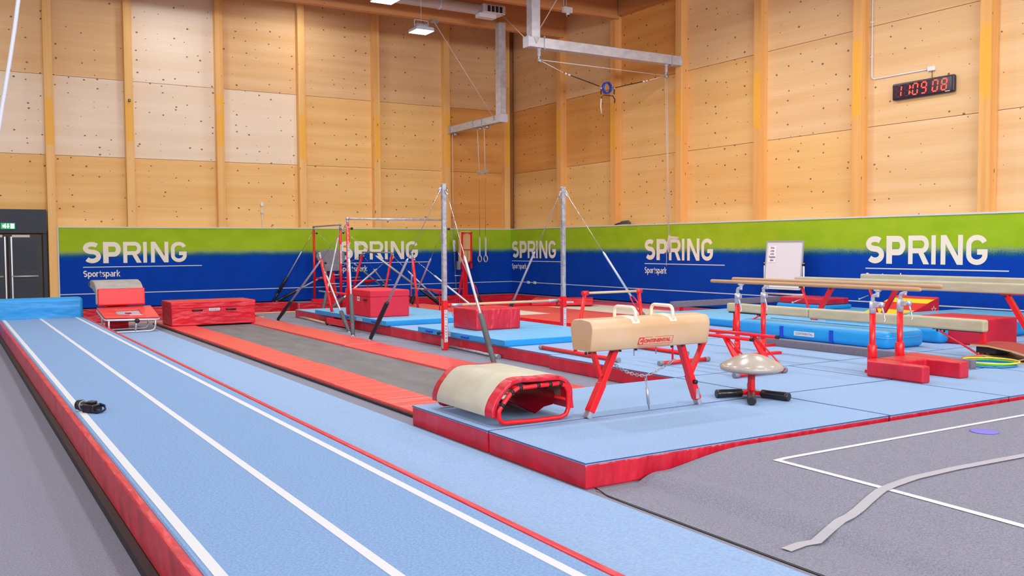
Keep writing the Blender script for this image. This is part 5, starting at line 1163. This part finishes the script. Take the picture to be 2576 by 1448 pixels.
# ---- camera lying on the track
c_ = gz(218, 1036, TZ); cm_ = thing('camera', 'black photo camera with lens and strap lying on the raised blue track', 'camera', (c_.x, c_.y, TZ))
def cp(px, py, z): return gz(px, py, TZ+z)
B0 = c_; ax = (gz(250, 1030, TZ)-gz(185, 1026, TZ)); ax.z = 0; ax.normalize(); ay = Vector((-ax.y, ax.x, 0)); az = Vector((0,0,1))
def cb_(a0, a1, b0, b1, z0, z1, mb): 
    mb.bar(B0+ax*a0+ay*((b0+b1)/2)+az*((z0+z1)/2), B0+ax*a1+ay*((b0+b1)/2)+az*((z0+z1)/2), abs(b1-b0), z1-z0)
mb = MB(); cb_(-.01, .115, -.05, .075, .0, .075, mb); mb.build('body', mat('camera_black', (22, 22, 26), .35), cm_, bevel=.012, seg=3)
mb = MB(); cb_(.015, .085, -.02, .05, .075, .105, mb); mb.build('prism_hump', bpy.data.materials['camera_black'], cm_, bevel=.012)
mb = MB(); cb_(.02, .09, -.052, -.05, .02, .055, mb); mb.build('screen', CLK, cm_)
lz = az*.055; l0 = B0-ax*.01+ay*.02+lz; l1 = B0-ax*.075+ay*.03+lz; l2 = B0-ax*.125+ay*.035+lz
mb = MB(); mb.tube([l0, l0.lerp(l1, .98), l1], [.032, .036, .042], n=16); ln_ = mb.build('lens', TAPE, cm_)
mb = MB(); mb.tube([l1, l1.lerp(l2, .5), l1.lerp(l2, .51), l2], [.050,.050,.044,.046], n=18); mb.build('lens_hood', TAPE, ln_)
mb = MB(); mb.tube([l1-(l2-l1)*.2, l1-(l2-l1)*.02], .0455, n=18); lab(mb.build('lens_ring', STEEL, ln_), 'silver lens ring')
sp_ = [B0+ax*.10+ay*.05+az*.07, B0+ax*.15+ay*.06+az*.055, B0+ax*.185+ay*.03+az*.03, B0+ax*.19-ay*.02+az*.018, B0+ax*.16-ay*.05+az*.012, B0+ax*.12-ay*.045+az*.012, B0+ax*.10-ay*.03+az*.03]
mb = MB(); mb.tube(sp_, .008, n=6, flat=1.8); lab(mb.build('strap', mat('strap_navy', (10, 16, 60), .6), cm_), 'dark neck strap')
mb = MB(); cb_(.115, .16, -.03, .01, .0, .035, mb); mb.build('grip', bpy.data.materials['camera_black'], cm_, bevel=.01)
# ---- whiteboard
WX = 17.7
wbt = thing('whiteboard', 'white portable whiteboard on a white wheeled stand with a paper notice taped to it', 'whiteboard', (WX, 16.0, .05))
tl = gx(1924, 607, WX); tr_ = gx(2015, 607, WX); br = gx(2010, 727, WX)
y0, y1, zT_, zB_ = tr_.y, tl.y, tl.z, gx(1924, 722, WX).z
lean = .10
def wb_(y, z, d=0): return Vector((WX-lean*(zT_-z)/(zT_-zB_)+.1-d, y, z))
mb = MB(); P4 = [wb_(y1, zB_), wb_(y0, zB_), wb_(y0, zT_), wb_(y1, zT_)]; Q4 = [p+Vector((.02,0,0)) for p in P4]
mb.add(P4+Q4, [(0,1,2,3),(7,6,5,4),(1,0,4,5),(2,1,5,6),(3,2,6,7),(0,3,7,4)]); mb.build('board', WBOARD, wbt)
for a, b in ((P4[0],P4[1]),(P4[1],P4[2]),(P4[2],P4[3]),(P4[3],P4[0])):
    mb = MB(); mb.bar(a-Vector((.005,0,0)), b-Vector((.005,0,0)), .03, .03); mb.build('frame_edge', ALU, wbt)
mb = MB(); mb.bar(P4[0]+Vector((-.05,0,-.02)), P4[1]+Vector((-.05,0,-.02)), .09, .02); mb.build('pen_tray', WHT, wbt)
for y in (y0-.05, y1+.05):
    mb = MB(); mb.tube([(WX+.05, y, .06), (WX+.05, y, gx(1920, 660, WX).z)], .02, n=8); mb.build('stand_post', WHT, wbt)
    mb = MB(); mb.tube([(WX-.3, y, .07), (WX+.3, y, .07)], .02, n=8); mb.build('stand_foot', WHT, wbt)
    mb = MB(); mb.tube([(WX+.05, y-.03, gx(1920, 664, WX).z), (WX+.05, y+.03, gx(1920, 664, WX).z)], .035, n=8); mb.build('pivot_knob', BLACK, wbt)
mb = MB(); zc_ = gx(1924, 735, WX).z-.02; mb.tube([(WX+.05, y0-.05, zc_), (WX+.05, y1+.05, zc_)], .025, n=8); mb.build('cross_bar', WHT, wbt)
n1 = gx(1928, 618, WX); n2 = gx(1948, 660, WX)
zN1, zN0, yA_, yB_ = n1.z, n2.z, n1.y, n2.y
mb = MB(); c4 = [wb_(yA_, zN0, .008), wb_(yB_, zN0, .008), wb_(yB_, zN1, .008), wb_(yA_, zN1, .008)]; mb.add(c4, [(0,1,2,3)])
no_ = tag(mb.build('paper_notice', mat('paper', (240, 240, 246), .8)), 'white paper notice with five lines of text taped to the whiteboard', 'paper')
v_ = (wb_(yA_, zN1)-wb_(yA_, zN0)).normalized()
for i, s_ in enumerate(('One at', 'a time', 'on the', 'Trampolines', 'please')):
    wd_ = (.13, .13, .12, .24, .12)[i]*(yA_-yB_)/.30; z_ = zN1-(zN1-zN0)*(.17+.185*i); yc = (yA_+yB_)/2
    text('lettering', s_, .075, wb_(yc+wd_/2, z_, .012), (0,-1,0), v_, INK, no_, width=wd_, bold=.001)
# ================================================================ OVERHEAD
# ---- ring frame
RX = 15.6
rf_ = thing('ring_frame', 'galvanised steel frame left of the room corner carrying the gymnastic rings', 'steel frame', (RX, 26.4, 5.7))
zt_ = gy(1252, 290, 26.4).z; zb_ = gy(1252, 310, 26.4).z; zz = 5.97
mb = MB(); mb.box((RX, 26.06, 5.83), (RX+.25, YW, 6.07)); mb.build('arm', GALV, rf_, bevel=.01)
mb = MB(); mb.box((RX-.005, 26.045, 5.82), (RX+.255, 26.065, 6.08)); mb.build('end_plate', LGREY, rf_)
mb = MB(); mb.box((RX+.0, 26.12, 6.07), (RX+.24, 26.38, 9.05)); mb.build('upright', GALV, rf_, bevel=.008)
for py_ in (1130+3, 1190, 1212):
    y = gx(py_, 310, RX).y
    mb = MB(); mb.bar((RX-.012, y, 5.79), (RX-.012, y, 6.11), .05, .012, (1,0,0)); mb.bar((RX-.02, y, 6.085), (RX+.27, y, 6.085), .05, .012); mb.bar((RX-.02, y, 5.82), (RX+.27, y, 5.82), .05, .012); mb.build('clamp_strap', STEEL, rf_)
for py_ in (1138, 1201, 1218):
    y = gx(py_, 320, RX).y
    mb = MB(); mb.tube([(RX+.12, y, 5.83), (RX+.12, y, 5.72)], .06, n=10); mb.build('swivel', STEEL, rf_)
mb = MB(); mb.prism([(-.0,0),(.12,0),(.06,-.14)], (RX-.006, 26.42, 6.04), (0,1,0), (0,0,1), (-.01,0,0)); mb.build('stay_bracket', STEEL, rf_)
a = Vector((RX, 26.5, 6.0)); b = gy(1092, 55, 26.4); mb = MB(); mb.tube([a, b], .012, n=6); mb.build('stay_wire', ROPE, rf_)
mb = MB(); mb.box((b.x-.12, b.y-.08, b.z-.02), (b.x+.12, b.y+.08, b.z+.05)); mb.build('beam_anchor', STEEL, rf_)
# ---- rings
rg = thing('gymnastic_rings', 'pair of wooden rings on grey straps and long orange-brown cables', 'rings', (RX, 27.5, 5.7))
for px, pxt in ((1207, 1201), (1222, 1218)):
    x = RX+.12; yt = gx(pxt, 320, x).y; y = gx(px, 650, x).y; f = lambda py_: zt(x, y, py_)
    mb = MB(); mb.tube([(x, yt, 5.75), (x, y, f(432))], .012, n=6); s = mb.build('steel_cable', ROPE, rg)
    mb = MB(); mb.tube([(x, y, f(434)+.04), (x, y+.03, f(440)), (x, y, f(450)), (x, y-.03, f(440))], .014, n=6, closed=True); mb.build('swivel_hook', CHROME, s)
    mb = MB(); mb.tube([(x, y, f(451)), (x, y, f(590))], .009, n=6); mb.build('orange_strap', ORR, rg)
    mb = MB(); mb.tube([(x, y, f(589)), (x, y+.015, f(593)), (x, y, f(597)), (x, y-.015, f(593))], .01, n=6, closed=True); mb.build('buckle', CHROME, rg)
    mb = MB(); mb.box((x-.012, y-.028, f(642)), (x+.012, y+.028, f(597))); mb.build('webbing_strap', LGREY, rg)
    zc = (f(642)+f(659))/2; R_ = .105
    mb = MB(); mb.tube([(x-.25*R_*math.cos(t)*0, y+R_*math.cos(t)*1.15, zc+R_*math.sin(t)) for t in [j*math.tau/28 for j in range(28)]], .017, n=8, closed=True); lab(mb.build('ring', BARX, rg), 'pale wooden ring')
ya, yb = gx(1203, 437, RX+.12).y, gx(1223, 435, RX+.12).y; z = zt(RX+.12, ya, 438)
mb = MB(); mb.box((RX+.09, yb-.05, z), (RX+.15, ya+.05, z+.11)); mb.build('spreader_bar', STEEL, rg)
# ---- twisting belt rig
SY = 20.45
sr = thing('spotting_frame', 'galvanised steel frame reaching out from the right wall high up, carrying the belt ropes', 'steel frame', (15.5, SY, 7))
xL = gy(1326, 100, SY).x; zU = gy(1345, 92, SY-.14).z-.03; s_ = .26
mb = MB(); mb.box((xL-.02, SY-.13, 6.93), (XW+.02, SY+.13, 7.19)); mb.build('arm', GALV, sr, bevel=.01)
mb = MB(); mb.box((xL-.045, SY-.135, 6.92), (xL-.018, SY+.135, 7.2)); mb.build('end_plate', LGREY, sr)
mb = MB(); mb.box((xL+.08, SY-.11, 7.19), (xL+.34, SY+.15, ZB)); mb.build('upright', GALV, sr, bevel=.008)
for px in (1362, 1682):
    x = gy(px, 100, SY).x; mb = MB(); mb.bar((x, SY-.14, 6.87), (x, SY-.14, 7.24), .04, .012, (1,0,0)); mb.bar((x, SY-.15, 7.2), (x, SY+.15, 7.2), .04, .012); mb.bar((x, SY-.15, 6.92), (x, SY+.15, 6.92), .04, .012); mb.build('clamp_strap', STEEL, sr)
x = gy(1704, 155, SY).x; mb = MB(); mb.box((x-.012, SY-.137, 6.925), (x+.012, SY+.137, 7.195)); mb.build('joint_band', LGREY, sr)
x = gy(1341, 100, SY).x; mb = MB(); mb.prism([(-.06,0),(.1,0),(.02,-.16)], (x, SY-.14, 7.17), (1,0,0), (0,0,1), (0,-.01,0)); mb.build('stay_bracket', CHROME, sr)
for (pa, pz) in (((1318, 93), (1262, 36)), ((1343, 97), (1400, 0))):
    a = gy(*pa, SY); b = gy(*pz, SY if pz[0] > 1300 else 23.4); b = a+(b-a)*(1.0 if pz[0] < 1300 else 1.7); mb = MB(); mb.tube([a, b], .011, n=6); mb.build('stay_wire', ROPE, sr)
pl = gy(1355, 150, SY); prr = gy(1674, 190, SY)
for px, p in ((1356, pl), (1676, prr)):
    x = gy(px, 130, SY).x
    mb = MB(); mb.tube([(x, SY, 6.93), (x, SY, 6.93-.03), (x, SY, 6.90), (x, SY, p.z+.09)], [.06,.06,.042,.042], n=10); mb.tube([(x, SY, p.z+.09), (p.x, SY, p.z)], .02, n=8); o = mb.build('pulley_hanger', LGREY, sr)
    mb = MB(); mb.lathe((p.x+.03, SY-.02, p.z-.02), [(0,-.02),(.06,-.02),(.045,0),(.06,.02),(0,.02)], 14, 'y'); mb.build('pulley', STEEL, o)
tb = thing('twisting_belt', 'blue padded spotting belt hanging between two ropes under the right steel frame', 'spotting belt', (gy(1527, 221, SY).x, SY, 6.1))
bL = gy(1508, 217, SY); bR = gy(1545, 221, SY); cB = gy(1527, 221, SY)
m1 = gy(1418, 183, SY); m2 = gy(1632, 202, SY)
mb = MB(); mb.tube([pl, prr], .010, n=6); mb.tube([pl, m1], .010, n=6); mb.tube([prr, m2], .010, n=6); mb.build('white_rope', ROPE, tb)
mb = MB(); mb.tube([m1, bL], .013, n=6); mb.tube([m2, bR], .013, n=6); lab(mb.build('elastic_cord', BLACK, tb), 'black elastic cord')
for f in (.03, .12): 
    mb = MB(); mb.tube([m1.lerp(bL, f), m1.lerp(bL, f+.06)], .02, n=6); mb.tube([m2.lerp(bR, f), m2.lerp(bR, f+.06)], .02, n=6); mb.build('cord_clip', WHT, tb)
mb = MB(); ax_ = Vector((.75, .55, .0)).normalized(); uu = Vector((-.55, .75, 0)).normalized(); 
ring = []; R1, R2 = .17, .17
pts = [cB+Vector((1,0,0))*.15*math.cos(t)+Vector((.05,0,1)).normalized()*.165*math.sin(t)+Vector((0,.0,0)) for t in [j*math.tau/24 for j in range(24)]]
n = len(pts); dpt = Vector((.06, .18, .02)); vs = []
for p in pts:
    q = cB+(p-cB)*.80; vs += [p-dpt*.5, p+dpt*.5, q+dpt*.5, q-dpt*.5]
fs = []
for i in range(n):
    j = (i+1) % n
    for k in range(4): fs.append((i*4+k, i*4+(k+1) % 4, j*4+(k+1) % 4, j*4+k))
mb.add(vs, fs, True); mb.build('padded_belt', BLT, tb)
for sx, px in ((-1, 1512), (1, 1545)):
    a = gy(px, 222, SY); mb = MB(); mb.lathe((a.x, SY, a.z), [(0,-.02),(.035,-.02),(.035,.02),(0,.02)], 10, 'x'); mb.build('swivel', CHROME, tb)
    b = gy(px, 237, SY); mb = MB(); mb.bar(a, b, .03, .01, (0,1,0)); mb.build('side_strap', BLACK, tb)
L1_ = [gy(1513, 285, SY), gy(1511, 268, SY), gy(1512, 248, SY), gy(1516, 239, SY), gy(1530, 240, SY), gy(1541, 241, SY), gy(1547, 250, SY), gy(1546, 259, SY)]
for i in range(len(L1_)-1):
    pass
mb = MB(); mb.tube(L1_[2:], .018, n=6, flat=.6); mb.build('loose_strap', BLACK, tb)
mb = MB(); mb.tube(L1_[:4], .016, n=6, flat=.6); mb.build('loose_strap', WHT, tb)
# ropes down to the bundle at the padding
rp2 = thing('control_rope', 'pair of white ropes with a coiled bundle in front of the middle right wall lettering', 'rope', (prr.x, SY, 2))
lo = gy(1682, 592, SY); d1 = gy(1676, 640, SY)
mb = MB(); mb.tube([prr+Vector((.0,0,-.05)), lo+Vector((-.01,0,0))], .009, n=6); mb.tube([prr+Vector((.06,0,-.05)), lo+Vector((.02,0,0))], .009, n=6); mb.build('hanging_rope', ROPE, rp2)
mb = MB()
for k in range(7):
    a = gy(1681+.8*k, 591, SY); b = gy(1679+1.2*k, 632+2*(k % 3), SY); c = gy(1680+1.1*k, 610, SY)
    o_ = Vector((0, -.02+.007*k, 0)); mb.tube([a+o_, c+o_+Vector((-.03,0,0)), b+o_, b+o_+Vector((.02,0,.0)), c+o_+Vector((.03,0,0)), a+o_+Vector((.015,0,0))], .008, n=5)
mb.build('rope_coil', ROPE, rp2)
mb = MB()
for k in range(4):
    a = gy(1683, 596+.8*k, SY); b = gy(1717, 595+1.6*k, SY); c = gy(1700, 597.5+.8*k, SY); mb.tube([a, c, b, b+Vector((.01,0,.015)), c+Vector((0,0,.02)), a+Vector((0,0,.02))], .009, n=5)
mb.build('rope_loop', ROPE, rp2)
mb = MB(); mb.tube([gy(1679, 606, SY), gy(1676, 625, SY), gy(1677, 650, SY), gy(1676, 668, SY)], .008, n=5); mb.build('rope_tail', ROPE, rp2)
# ---- hanging lamps: one built in full, the rest copies
def build_lamp(p):
    t = thing('ceiling_lamp', '', 'lamp', p, 'square ceiling lamps'); x, y, z = p; h = .285
    mb = MB(); mb.prism([(-h,0),(h,0),(h,.075),(h-.04,.10),(-h+.04,.10),(-h,.075)], (x, y-h, z+.004), (1,0,0), (0,0,1), (0,2*h,0)); mb.build('housing', LGREY, t, bevel=.01)
    mb = MB(); mb.box((x-h+.012, y-h+.012, z-.006), (x+h-.012, y+h-.012, z+.004)); mb.build('diffuser', LAMPM, t)
    mb = MB(); mb.box((x-.13, y-.10, z+.10), (x+.13, y+.10, z+.20)); 
    for k in range(6): mb.box((x-.16+.06*k, y-.12, z+.10), (x-.15+.06*k, y+.12, z+.23))
    mb.build('heat_sink', LGREY, t)
    mb = MB(); mb.bar((x-.22, y, z+.15), (x-.22, y, z+.33), .02, .02, (1,0,0)); mb.bar((x+.22, y, z+.15), (x+.22, y, z+.33), .02, .02, (1,0,0)); mb.bar((x-.22, y, z+.33), (x+.22, y, z+.33), .02, .02); mb.build('bracket', LGREY, t)
    mb = MB(); mb.tube([(x, y, z+.33), (x, y, ZC)], .008, n=6); mb.build('hanging_cable', ROPE, t)
    return t
l0 = build_lamp(LAMPS[0][:3]); l0['label'] = 'square white ceiling lamp hanging wholly in view below the farthest timber beam'
l1 = copy_tree(l0); l1.location = LAMPS[1][:3]; l1['label'] = 'square white ceiling lamp cut by the top edge of the picture, left of the duct'
for p in LAMPS[2:]:
    c = copy_tree(l0); c.location = p[:3]; c['label'] = 'square white ceiling lamp hanging above the frame of the view'
# ---- air duct with outlet
dk = thing('air_duct', 'white round air duct with a slatted outlet box running along the timber beam', 'duct', (12, 25.3, 9.1))
a = gy(1060, 2, 25.3); b = gy(1235, 26, 25.3); DZ = 9.12; rr_ = .17
mb = MB(); mb.tube([(-9.5, 25.3, DZ), (gy(1215, 20, 25.3).x, 25.3, DZ)], rr_, n=24); mb.build('duct_pipe', WHT, dk)
for x in (4, 7, 10, 13): mb = MB(); mb.tube([(x-.03, 25.3, DZ), (x+.03, 25.3, DZ)], rr_+.012, n=24); mb.build('joint_ring', WHT, dk)
x0_, x1_ = gy(1200, 20, 25.3).x, gy(1262, 30, 25.3).x
mb = MB(); mb.box((x0_+.1, 25.05, DZ-.13), (x1_, 25.5, DZ+.15)); mb.build('outlet_box', WHT, dk, bevel=.03)
mb = MB(); mb.box((x0_-.02, 25.1, DZ-.27), (x0_+.6, 25.4, DZ-.12)); mb.build('outlet_box', WHT, dk, bevel=.03)
mb = MB(); mb.box((x0_+.20, 25.035, DZ-.09), (x1_-.12, 25.052, DZ+.09)); g_ = lab(mb.build('outlet_opening', DARKG, dk), 'dark outlet opening')
for k in range(5): xx = x0_+.20+(x1_-.12-x0_-.20)*k/4; mb = MB(); mb.box((xx-.012, 25.01, DZ-.10), (xx+.012, 25.05, DZ+.10)); mb.build('slat', WHT, g_)
# ---- sensor under the second beam
sn = thing('ceiling_sensor', 'small white sensor box with dome camera hanging under the nearer timber beam', 'sensor', (16.3, 23.3, 8.8))
a = gy(1416, 30, 23.3); b = gy(1437, 20, 23.3)
mb = MB(); mb.box((a.x, 23.22, a.z-.01), (b.x, 23.36, b.z)); mb.build('box', WHT, sn, bevel=.01)
mb = MB(); c_ = gy(1428, 37, 23.3); mb.lathe((c_.x, 23.29, c_.z), [(0,-.06),(.035,-.05),(.05,-.01),(.055,.03),(.05,.09),(0,.09)], 14); d_ = mb.build('dome', WHT, sn)
mb = MB(); mb.lathe((c_.x, 23.27, c_.z-.01), [(0,-.055),(.03,-.045),(.045,-.01),(0,-.005)], 12); mb.build('lens', BLACK, d_)
for px in (1417.5, 1424): mb = MB(); q = gy(px, 20, 23.3); mb.tube([(q.x, 23.29, q.z-.03), (q.x, 23.29, ZC)], .012, n=6); mb.build('conduit', WHT, sn)
# ---- clock
CXX = XP-.04
ck = thing('digital_clock', 'black digital wall clock with red digits reading 11:09 08', 'clock', (CXX-.04, 12.7, 5.2))
y0_ = gx(2407, 210, CXX).y; y1_ = gx(2251, 230, CXX).y; zc = gx(2330, 221, CXX).z; hh_ = .175
mb = MB(); mb.box((CXX-.10, y0_, zc-hh_-.01), (CXX-.005, y1_, zc+hh_+.01)); mb.build('case', CLK, ck, bevel=.035, seg=3)
mb = MB(); mb.box((CXX-.104, y0_+.05, zc-hh_+.035), (CXX-.098, y1_-.05, zc+hh_-.035)); mb.build('display_glass', mat('display_glass', (44, 22, 48), .15), ck)
SEG = {'0':'abcdef','1':'bc','9':'abcdfg','8':'abcdefg'}
def seg7(ch, y, w, h, m, par, segs=None):
    on = SEG[ch] if segs is None else segs; z0 = zc-h/2; t = .026; sl = .10
    pt = {'a':((0,h),(w,h)),'b':((w,h),(w,h/2)),'c':((w,h/2),(w,0)),'d':((0,0),(w,0)),'e':((0,0),(0,h/2)),'f':((0,h/2),(0,h)),'g':((0,h/2),(w,h/2))}
    for s in on:
        (a, b), (c, d) = pt[s]; va = Vector((a+b*sl, b)); vb = Vector((c+d*sl, d)); dr_ = (vb-va).normalized(); va += dr_*.016; vb -= dr_*.016
        mb = MB(); P = lambda q: Vector((CXX-.107, y-q.x, z0+q.y)); mb.bar(P(va), P(vb), t, .004, (1,0,0)); mb.build('segment', m, par)
L_w = y1_-y0_; dw, dh = .115, .235
pos = {0: .075, 1: .215, 2: .345, 3: .485, 4: .665, 5: .805}
for i, ch in enumerate('110908'):
    y = y1_-L_w*(pos[i]+.0); seg7(ch, y, dw, dh, LEDR, ck)
    if ch == '1': seg7(ch, y, dw, dh, LEDO, ck, 'adefg')
for dzz in (-.06, .05): y = y1_-L_w*.315; mb = MB(); mb.bar((CXX-.107, y-dzz*.1, zc+dzz-.012), (CXX-.107, y-dzz*.1, zc+dzz+.016), .026, .004, (1,0,0)); mb.build('colon_dot', LEDR, ck)
mb = MB(); mb.box((CXX-.106, y0_+.09, zc-hh_+.012), (CXX-.100, y0_+.20, zc-hh_+.026)); mb.build('maker_mark', WHT, ck)
# conduit to the clock
cn = thing('cable_conduit', 'white conduit running down the column and across to a plug box above the clock', 'conduit', (CXX, 14, 6))
A_ = gx(2193, -20, CXX-.02); B_ = gx(2193, 200, CXX-.02); C_ = gx(2335, 184, CXX-.02); A_.y = B_.y
mb = MB(); mb.tube([Vector((A_.x, B_.y, ZC)), Vector((B_.x, B_.y, B_.z+.08)), Vector((B_.x, B_.y-.015, B_.z+.03)), Vector((B_.x, B_.y-.06, B_.z)), Vector((B_.x, C_.y, B_.z))], .016, n=8); mb.build('conduit_pipe', WHT, cn)
mb = MB(); mb.box((CXX-.06, C_.y-.17, B_.z-.05), (CXX-.002, C_.y, B_.z+.05)); mb.build('plug_box', WHT, cn, bevel=.01)
mb = MB(); mb.tube([(CXX-.03, C_.y-.10, B_.z-.05), (CXX-.03, C_.y-.10, zc+hh_)], .006, n=6); mb.build('power_cord', BLACK, cn)
for z in (B_.z+.5, B_.z+1.3): mb = MB(); mb.box((CXX-.04, B_.y-.02, z), (CXX-.002, B_.y+.035, z+.03)); mb.build('conduit_clip', WHT, cn)
# ---- exit sign
p = gy(19, 568, YW-.05)
ex = thing('exit_sign', 'small green lit emergency exit sign over the dark double door', 'sign', (p.x, YW, p.z))
x0_, x1_ = gy(1.5, 568, YW).x, gy(38, 568, YW).x; z1_, z0_ = gy(20, 560.5, YW).z, gy(20, 576, YW).z
mb = MB(); mb.box((x0_, YW-.03, z0_), (x1_, YW+.03, z1_)); mb.build('sign_face', GRN, ex, bevel=.006)
w_ = x1_-x0_; h_ = z1_-z0_
O_ = Vector((x0_, YW-.032, z0_)); U_ = Vector((1,0,0)); V_ = Vector((0,0,1))
mb = MB(); f = lambda L: [(a*w_, b*h_) for a, b in L]
mb.ribbon(f([(.30,.70),(.24,.50),(.14,.30)]), .03, O_, U_, V_); mb.ribbon(f([(.24,.50),(.33,.34),(.30,.18)]), .03, O_, U_, V_); mb.ribbon(f([(.12,.58),(.28,.66),(.36,.52)]), .026, O_, U_, V_)
mb.prism(f([(.29,.76),(.35,.76),(.35,.88),(.29,.88)]), O_, U_, V_, (0,-.002,0)); mb.build('running_figure', GRNW, ex, fixn=False)
mb = MB(); mb.prism(f([(.50,.12),(.60,.45),(.55,.45),(.55,.86),(.46,.86),(.46,.45),(.41,.45)]), O_, U_, V_, (0,-.002,0)); mb.build('down_arrow', GRNW, ex)
mb = MB(); mb.prism(f([(.68,.12),(.92,.12),(.92,.86),(.68,.86)]), O_, U_, V_, (0,-.002,0)); mb.build('doorway', GRNW, ex)
# ---- small wall fittings
p = gy(658, 515, YP-.05); q = gy(659, 540, YP-.05)
t = thing('wall_switch_conduit', 'thin white conduit with a small switch box above the padding on the back wall', 'conduit', (p.x, YP-.05, 2.5))
xx = gy(659, 540, YP-.05).x
mb = MB(); mb.tube([(xx, YP-.06, PT+.02), (xx, YP-.06, p.z)], .016, n=8); mb.build('conduit_pipe', WHT, t)
mb = MB(); mb.box((xx-.05, YP-.11, p.z-.04), (xx+.04, YP-.04, gy(658, 509, YP-.1).z)); mb.build('switch_box', WHT, t, bevel=.008)
z_ = gy(659, 535, YP-.06).z; mb = MB(); mb.box((xx-.045, YP-.10, z_-.03), (xx+.045, YP-.04, z_+.03)); mb.build('joint_box', LGREY, t, bevel=.01)
p = gy(325, 253, YW); t = thing('wall_sensor', 'tiny black sensor fixed to the second column of the back wall', 'sensor', p)
mb = MB(); mb.box((p.x-.03, YW-.06, p.z-.04), (p.x+.03, YW+.004, p.z+.04)); mb.build('housing', BLACK, t, bevel=.01)
mb = MB(); mb.box((p.x-.012, YW-.064, p.z-.02), (p.x+.012, YW-.058, p.z+.015)); mb.build('lens', LGREY, t)
# dark bag on the padding ledge
a = gx(1549, 568, XW+.06); b = gx(1585, 563, XW+.06)
t = thing('strap_bundle', 'small dark rolled strap lying on the white ledge above the right wall padding', 'strap', (XW+.08, (a.y+b.y)/2, PT+.03))
mb = MB(); mb.tube([(XW+.07, a.y-.12, PT+.06), (XW+.07, a.y-.3, PT+.10), (XW+.07, b.y+.1, PT+.11), (XW+.07, b.y, PT+.07)], [.02,.05,.055,.03], n=8); mb.build('roll', FOAMG, t)
mb = MB(); mb.tube([(XW+.03, a.y+.02, PT-.03), (XW+.01, a.y-.03, PT+.035), (XW+.05, a.y-.14, PT+.07)], .025, n=6); mb.build('loose_end', BLACK, t)
# hanging rope at the upper left
t = thing('hanging_rope', 'thin grey rope hanging slantwise at the upper left edge', 'rope', (-.5, 9, 5))
pts = [gy(x, y, 9.0) for x, y in ((58,-80),(46,0),(37,70),(25,150),(12,230),(2,290),(-12,380),(-30,470))]
mb = MB(); mb.tube([Vector((pts[0].x+.9, 9, ZC))]+pts, .017, n=8); mb.build('rope', LGREY, t)
